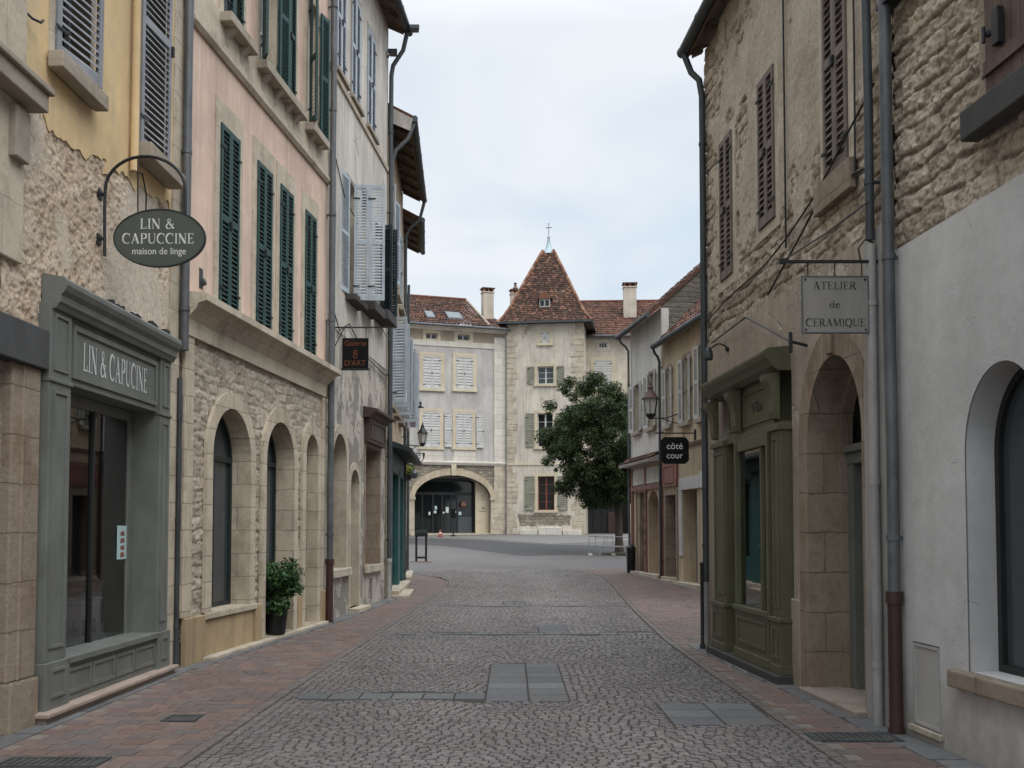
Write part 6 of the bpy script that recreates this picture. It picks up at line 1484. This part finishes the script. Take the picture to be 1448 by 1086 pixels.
# floodlights under the tall eave
for px, py, lab in ((587, 42, 'floodlight clamped to the gutter end of the tall grey house'), (556, 76, 'floodlight on the wall just below the eave of the tall grey house')):
    p = at(px, py, 23.8); s = thing('floodlight', lab, 'floodlight', p)
    mb = MB(); mb.add([(-.12, -.16, -.05), (.12, -.16, -.05), (.12, -.16, .05), (-.12, -.16, .05), (-.08, .1, -.03), (.08, .1, -.03), (.08, .1, .08), (-.08, .1, .08)], [(0, 1, 2, 3), (7, 6, 5, 4), (0, 4, 5, 1), (1, 5, 6, 2), (2, 6, 7, 3), (3, 7, 4, 0)]); mb.build('housing', M['zinc'], s, bevel=.01)
    mb = MB(); mb.box(-.11, .11, -.172, -.162, -.045, .045); mb.build('lens', M['pane_grey'], s)
    mb = MB(); mb.tube([(0, 0, 0), (-.12, .05, -.02), ((-2.55 if px > 570 else -3.05) - p.x, .1, -.05)], .02, 6); mb.build('arm', M['zinc_dark'], s)

def foliage(mb, centres, n, rad, size, cols, q, flat=.8, up=.4, z0=-99):
    for c, r in centres:
        c = Vector(c)
        for _ in range(int(n * r * r / rad / rad)):
            d = Vector((q.gauss(0, 1), q.gauss(0, 1), q.gauss(0, 1))).normalized(); rr = r * q.random() ** .45
            p = c + Vector((d.x * rr, d.y * rr, d.z * rr * flat))
            if p.z < z0: continue
            nrm = (d + Vector((q.gauss(0, .6), q.gauss(0, .6), up + q.gauss(0, .6)))).normalized(); a = nrm.orthogonal().normalized(); a = Matrix.Rotation(q.uniform(0, 6.28), 3, nrm) @ a; b = nrm.cross(a)
            s = size * q.uniform(.6, 1.3); col = sc3(q.choice(cols), q.uniform(.7, 1.3)); f = nrm * s * .12
            mb.add([p - a * s, p + b * s * .45 - f, p + a * s, p - b * s * .45 - f], [(0, 1, 2), (0, 2, 3)], col)
def leaf_mat(name):
    t = NT(name, .55, .3); a = t.n('ShaderNodeAttribute', attribute_name='Col'); t.put(t.b.inputs['Base Color'], a.outputs['Color'])
    tr = t.n('ShaderNodeBsdfTranslucent'); t.nt.links.new(t.mix(1.0, a.outputs['Color'], (1.3, 1.5, .6), 'MULTIPLY'), tr.inputs[0])
    m_ = t.n('ShaderNodeMixShader'); m_.inputs[0].default_value = .25; o = t.nt.nodes['Material Output']
    t.nt.links.new(t.b.outputs[0], m_.inputs[1]); t.nt.links.new(tr.outputs[0], m_.inputs[2]); t.nt.links.new(m_.outputs[0], o.inputs[0]); return t.m
M['leaf'] = leaf_mat('leaves'); t = NT('bark', .95, .1); n1 = t.noise(t.co((1, 1, .25)), 9, 6, .7); M['bark'] = t.done(t.mix(n1, (.03, .025, .02), (.085, .07, .055)), t.bump(n1, .7, .03))

# the tree on the square
q = random.Random(17); ty = 46.0; tp = at(876, 786, ty); tp.z = g(ty)
tree = thing('tree', 'dense dark green leafy tree standing in the square before the beige house', 'tree', tp)
mb = MB(); mb.tube([(0, 0, -.1), (0, 0, .1), (-.02, 0, .6), (-.03, .02, 1.5), (-.08, 0, 2.6), (-.12, 0, 3.6), (-.3, 0, 5.2), (-.42, 0, 7)], [.3, .23, .185, .165, .155, .14, .09, .03], 12)
mb.build('trunk', M['bark'], tree, smooth=True)
lim = []
for i in range(9):
    a = i * 2.4; z = 2.5 + i * .42; L = q.uniform(1.2, 2.0); e = Vector((-.1 + L * math.cos(a), L * math.sin(a), z + q.uniform(.6, 1.4)))
    mb = MB(); mb.tube(curv([(-.1, 0, z), (-.1 + .45 * L * math.cos(a), .45 * L * math.sin(a), z + .35), tuple(e)], 4), [.07, .06, .055, .045, .04, .035, .03, .025, .02], 7); mb.build('limb', M['bark'], tree, smooth=True); lim.append(e)
cen = []
CO = Vector((at(849, 620, ty).x - tp.x, 0, 0))
for i in range(190):
    for _ in range(50):
        x, y, z = q.uniform(-2.7, 2.7), q.uniform(-2.5, 2.5), q.uniform(2.35, 8.2)
        t_ = (z - 2.5) / 5.7; rmax = 2.45 * (math.sin(math.pi * min(1, max(0, t_ * .82 + .12))) ** .6) * (1 - .12 * t_)
        ang = math.atan2(y, x); rmax *= 1 + .2 * math.sin(3 * ang + z) + .14 * math.sin(5 * ang - 2.3 * z)
        r = math.hypot(x, y)
        if rmax * .35 < r < rmax * .93: break
    cen.append(((x + CO.x, y, z), q.uniform(.32, .62)))
for i in range(45):
    z = q.uniform(2.6, 7.9); t_ = (z - 2.5) / 5.7; ang = q.uniform(0, 6.28); rr = 2.45 * (math.sin(math.pi * min(1, max(0, t_ * .82 + .12))) ** .6) * q.uniform(.95, 1.16)
    cen.append(((rr * math.cos(ang) + CO.x, rr * math.sin(ang), z), q.uniform(.14, .27)))
for px, py in ((798, 548), (806, 540), (812, 560), (870, 548), (862, 556), (876, 560), (778, 574), (790, 690), (822, 700), (840, 705)):
    p = at(px, py, ty - .4 + q.uniform(-.6, .6)); cen.append(((p.x - tp.x, p.y - ty, p.z - tp.z), .4))
GR = [(.021, .035, .011), (.03, .048, .014), (.04, .062, .017), (.016, .027, .01), (.056, .083, .022)]
mb = MB(); foliage(mb, cen, 520, .5, .064, GR, q); mb.build('crown', M['leaf'], tree)
mb = MB(); mb.lathe([(.95, 0), (.95, .05), (.8, .09), (.2, .14)], (0, 0, -.06), 24); mb.build('tree_pit', M['bark'], tree)

# potted shrub in the pink house's doorway
P = Vector((-3.74, 15.75, .06)); s = thing('potted_shrub', 'bushy green shrub in a dark round pot by the middle arch', 'plant', P)
mb = MB(); mb.lathe([(.13, 0), (.15, .02), (.19, .38), (.215, .4), (.215, .44), (.19, .44), (.18, .4)], (0, 0, 0), 24); mb.build('pot', M['plastic'], s, smooth=True)
mb = MB(); mb.lathe([(.18, .37), (.02, .39)], (0, 0, 0), 16); mb.build('soil', M['bark'], s)
mb = MB()
for i in range(9): a = i * .7; mb.tube([(.03 * math.cos(a), .03 * math.sin(a), .38), (.15 * math.cos(a), .15 * math.sin(a), .75), (.26 * math.cos(a * 1.2), .26 * math.sin(a), 1.05)], [.012, .009, .005], 6)
mb.build('stem', M['bark'], s)
q = random.Random(3); cs = [((q.uniform(-.16, .22), q.uniform(-.25, .25), q.uniform(.42, 1.05)), q.uniform(.13, .22)) for _ in range(26)] + [((.3, -.05, .95), .16), ((.2, .0, 1.1), .15), ((-.12, 0, 1.05), .14), ((.3, .1, .7), .13)]
mb = MB(); foliage(mb, cs, 150, .2, .045, [(.03, .07, .025), (.04, .09, .03), (.06, .12, .035), (.022, .05, .02)], q); mb.build('foliage', M['leaf'], s)
# hanging flower basket
p = at(575, 671, 31.0); s = thing('flower_basket', 'hanging basket of yellow-green flowers under the scroll sign', 'basket', p)
mb = MB(); mb.lathe([(.05, -.2), (.14, -.16), (.2, -.02), (.2, .0)], (0, 0, 0), 14); mb.tube([(0, 0, 0), (0, 0, .7)], .008, 5); mb.tube([(0, 0, .7), (-.3, 0, .7)], .012, 5); mb.build('basket', M['iron'], s)
mb = MB(); foliage(mb, [((0, 0, .1), .24), ((.1, -.1, .16), .18), ((-.08, -.05, .2), .18)], 160, .2, .05, [(.06, .13, .03), (.05, .1, .03), (.35, .3, .04), (.1, .16, .04)], q); mb.build('flowers', M['leaf'], s)
p = at(585.5, 671, 30.6); s = thing('wall_lamp', 'dark globe lamp beside the hanging flower basket', 'lamp', p)
mb = MB(); mb.lathe([(.03, -.13), (.1, -.09), (.13, 0), (.1, .09), (.04, .13)], (0, 0, 0), 14); mb.build('globe', M['pane_grey'], s, smooth=True); mb = MB(); mb.tube([(0, 0, .12), (0, 0, .3), (-.4, 0, .32)], .012, 6); mb.build('arm', M['iron'], s)

# litter bin by the pink timber shop
p = ground_hit(892, 810); s = thing('litter_bin', 'slim black litter bin at the corner of the pink timber shop', 'bin', p)
mb = MB(); mb.lathe([(.11, 0), (.13, .03), (.145, .5), (.15, .8), (.15, .82)], (0, 0, 0), 18); mb.build('body', M['plastic'], s, smooth=True)
mb = MB(); mb.lathe([(.165, .8), (.17, .84), (.14, .9), (.06, .94), (.02, .95)], (0, 0, 0), 18); mb.box(-.12, .12, -.168, -.1, .74, .8); mb.build('lid', M['plastic'], s, smooth=True)
mb = MB(); mb.tube([(.15, .1, -.05), (.15, .1, 1.75)], .025, 8); mb.build('post', M['iron'], s)
# twin-leg black stand and bollard on the left
p = ground_hit(595.5, 794); s = thing('litter_bin_stand', 'black two-legged litter bin frame standing at the edge of the square', 'bin', p, R(6))
mb = MB()
for dx in (-.2, .2): mb.box(dx - .045, dx + .045, -.05, .05, 0, 1.16)
mb.build('leg', M['plastic'], s, bevel=.008); mb = MB(); mb.box(-.27, .27, -.13, .13, 1.02, 1.2); mb.box(-.24, .24, -.12, .12, 1.2, 1.26); mb.build('top', M['plastic'], s, bevel=.02)
mb = MB(); mb.box(-.2, .2, -.03, .03, .12, .2); mb.build('crossbar', M['plastic'], s)
mb = MB(); mb.box(-.42, .42, -.3, .3, -.04, .008); mb.build('base', M['limestone_brown'], s)
p = ground_hit(572.5, 811); s = thing('bollard', 'short plain black bollard beside the teal shop corner', 'bollard', p)
mb = MB(); mb.lathe([(.07, -.05), (.07, .04), (.055, .06), (.055, .68), (.062, .7), (.062, .74), (.04, .78), (.01, .79)], (0, 0, 0), 16); mb.build('post', M['iron'], s, smooth=True)
p = at(993.5, 916, 14.3); p.z = 0.0; s = thing('bollard', 'tall thin black post standing beside the brown stone house corner', 'post', p)
mb = MB(); mb.lathe([(.04, -.05), (.04, .06), (.026, .08), (.026, 1.18), (.032, 1.2), (.032, 1.23), (.01, 1.25)], (0, 0, 0), 12); mb.build('post', M['iron'], s, smooth=True)
# metal barrier with bench round the tree
yb_ = 45.0; p0 = at(833, 785, yb_); p1 = at(896, 788, yb_ + .2); zg_ = g(yb_)
s = thing('barrier', 'grey tubular metal barrier with low bench rail in front of the tree', 'barrier', (p0.x, yb_, zg_)); W = p1.x - p0.x
mb = MB(); mb.tube([(0, 0, 0), (0, 0, .86), (W, 0, .8)], .024, 8); mb.tube([(W, 0, .8), (W, 0, 0)], .024, 8); mb.tube([(0, 0, .42), (W, .02, .38)], .018, 8)
for x in (.28, .68, .82, 1.08): mb.tube([(x, 0, .84), (x, 0, .42)], .014, 6)
mb.tube([(.28, 0, .78), (1.1, 0, .76)], .014, 6)
mb.build('rail', M['galv'], s, smooth=True)
mb = MB(); mb.box(.44, 1.9, -.5, -.16, .36, .42); b_ = mb.build('bench_seat', M['galv'], s, bevel=.01)
for x in (.55, 1.75):
    mb = MB(); mb.tube([(x, -.22, .38), (x - .08, -.26, -.02)], .02, 6); mb.tube([(x, -.44, .38), (x - .12, -.5, -.02)], .02, 6); mb.build('leg', M['galv'], b_)
mb = MB()
for x in (.05, 1.1, 1.75): mb.box(x - .08, x + .08, -.25, .25, -.03, .07)
mb.build('foot', M['limestone_pale'], s, bevel=.015)
# small things in front of the arch
p = ground_hit(622.5, 759); s = thing('traffic_cone', 'small orange traffic cone in front of the wide arch', 'cone', p)
M['orange'] = paint('orange_plastic', (.3, .085, .05), .6, .2, .3)
mb = MB(); mb.box(-.15, .15, -.15, .15, 0, .04); mb.lathe([(.12, .04), (.095, .16), (.072, .27), (.05, .37), (.03, .42)], (0, 0, 0), 16); mb.build('cone', M['orange'], s); mb = MB(); mb.lathe([(.09, .2), (.078, .26)], (0, 0, 0), 16); mb.build('band', M['white_paint'], s)
p = ground_hit(641, 758); s = thing('menu_stand', 'slim black menu stand in front of the wide arch', 'stand', p)
mb = MB(); mb.lathe([(.17, 0), (.17, .04), (.04, .07), (.035, 1.35), (.02, 1.36)], (0, 0, 0), 14); mb.build('post', M['iron'], s); mb = MB(); mb.box(-.14, .14, -.05, -.02, 1.1, 1.62); mb.build('board', M['sign_black'], s, bevel=.01)
# grates set flush in the paving
for px, py, w, d, lab in ((1206, 1044, .72, .34, 'dark cast iron drain grate set in the right pavement'), (75, 1080, .75, .3, 'dark cast iron cover at the bottom of the left pavement'), (258, 1017, .3, .3, 'small dark square cover in the left pavement bricks')):
    p = ground_hit(px, py); s = thing('drain_grate', lab, 'drain cover', (p.x, p.y, 0))
    mb = MB(); mb.ring(rect(-w / 2, w / 2, -d / 2, d / 2), rect(-w / 2 + .03, w / 2 - .03, -d / 2 + .03, d / 2 - .03), 0, .02); fr = MB(); fr.add([(v[0], v[2], .014 - v[1]) for v in mb.v], mb.f); fr.build('frame', M['zinc_dark'], s)
    mb = MB(); n = int(w / .06)
    for i in range(n): x = -w / 2 + .03 + (w - .06) * i / n; mb.box(x + .006, x + .05, -d / 2 + .03, d / 2 - .03, -.01, .0105)
    mb.build('bars', metal('worn_iron' + str(px), (.085, .08, .078), .55, .4), s)
# in the linen shop window
ut = L1.uz(106, 840, .62)[0]; p = L1.world(ut, .62, .305); s = thing('display_table', 'white slender-legged side table standing in the linen shop window', 'table', p, L1.rz)
mb = MB(); mb.box(-.26, .26, -.2, .2, .62, .66); mb.box(-.23, .23, -.18, .18, .42, .62); mb.build('top', M['white_paint'], s, bevel=.01)
for dx in (-.2, .2):
    for dy in (-.15, .15): mb = MB(); mb.tube([(dx, dy, .44), (dx * 1.05, dy * 1.05, .2), (dx * .95, dy * .95, .0)], [.025, .018, .012], 8); mb.build('leg', M['white_paint'], s)
p = L1.world(ut, .62, .968); s = thing('linen_stack', 'pale folded linen piled on the white side table', 'linen', p, L1.rz); mb = MB()
for i in range(5): mb.box(-.2 + rnd.uniform(0, .02), .2 - rnd.uniform(0, .02), -.15, .15, i * .06 + .003, i * .06 + .055)
mb.build('cloth', M['white_plaster'], s, bevel=.018)
up_, zp_ = L1.uz(172, 767, .218); p = L1.world(up_, .218, zp_); s = thing('poster', 'narrow pale blue poster taped inside the linen shop window', 'poster', p, L1.rz); mb = MB(); mb.box(-.13, .13, -.004, .0, -.19, .19); ps = mb.build('sheet', paint('pale_blue_paper', (.42, .55, .54), .8, .2, .05), s)
mb = MB()
for i, zz in enumerate((.08, .0, -.08, -.16)): mb.prism(jag([(-.05, zz), (.06, zz), (.05, zz + .05), (-.04, zz + .045)], .03, .006, i), -.008, -.0045)
mb.build('print', M['pink_shop'], ps)
p = L1.world(4.8, 1.1, .32); s = thing('shop_plant', 'dark leafy plant standing inside the linen shop window', 'plant', p, L1.rz)
mb = MB(); mb.lathe([(.1, 0), (.14, .25), (.14, .28)], (0, 0, 0), 14); mb.build('pot', M['plastic'], s); mb = MB(); foliage(mb, [((0, 0, .5), .2), ((.05, 0, .75), .2), ((-.05, 0, .95), .16)], 130, .2, .045, GR, q); mb.build('foliage', M['leaf'], s)
p = L1.world(5.2, .6, .53); s = thing('glass_vases', 'pale vase on the shop window ledge beside the grey panel', 'vase', L1.world(5.25, .45, .31), L1.rz); mb = MB(); mb.lathe([(.06, 0), (.09, .08), (.1, .16), (.04, .28), (.05, .34)], (0, 0, 0), 14); mb.build('vase', M['white_paint'], s, smooth=True)
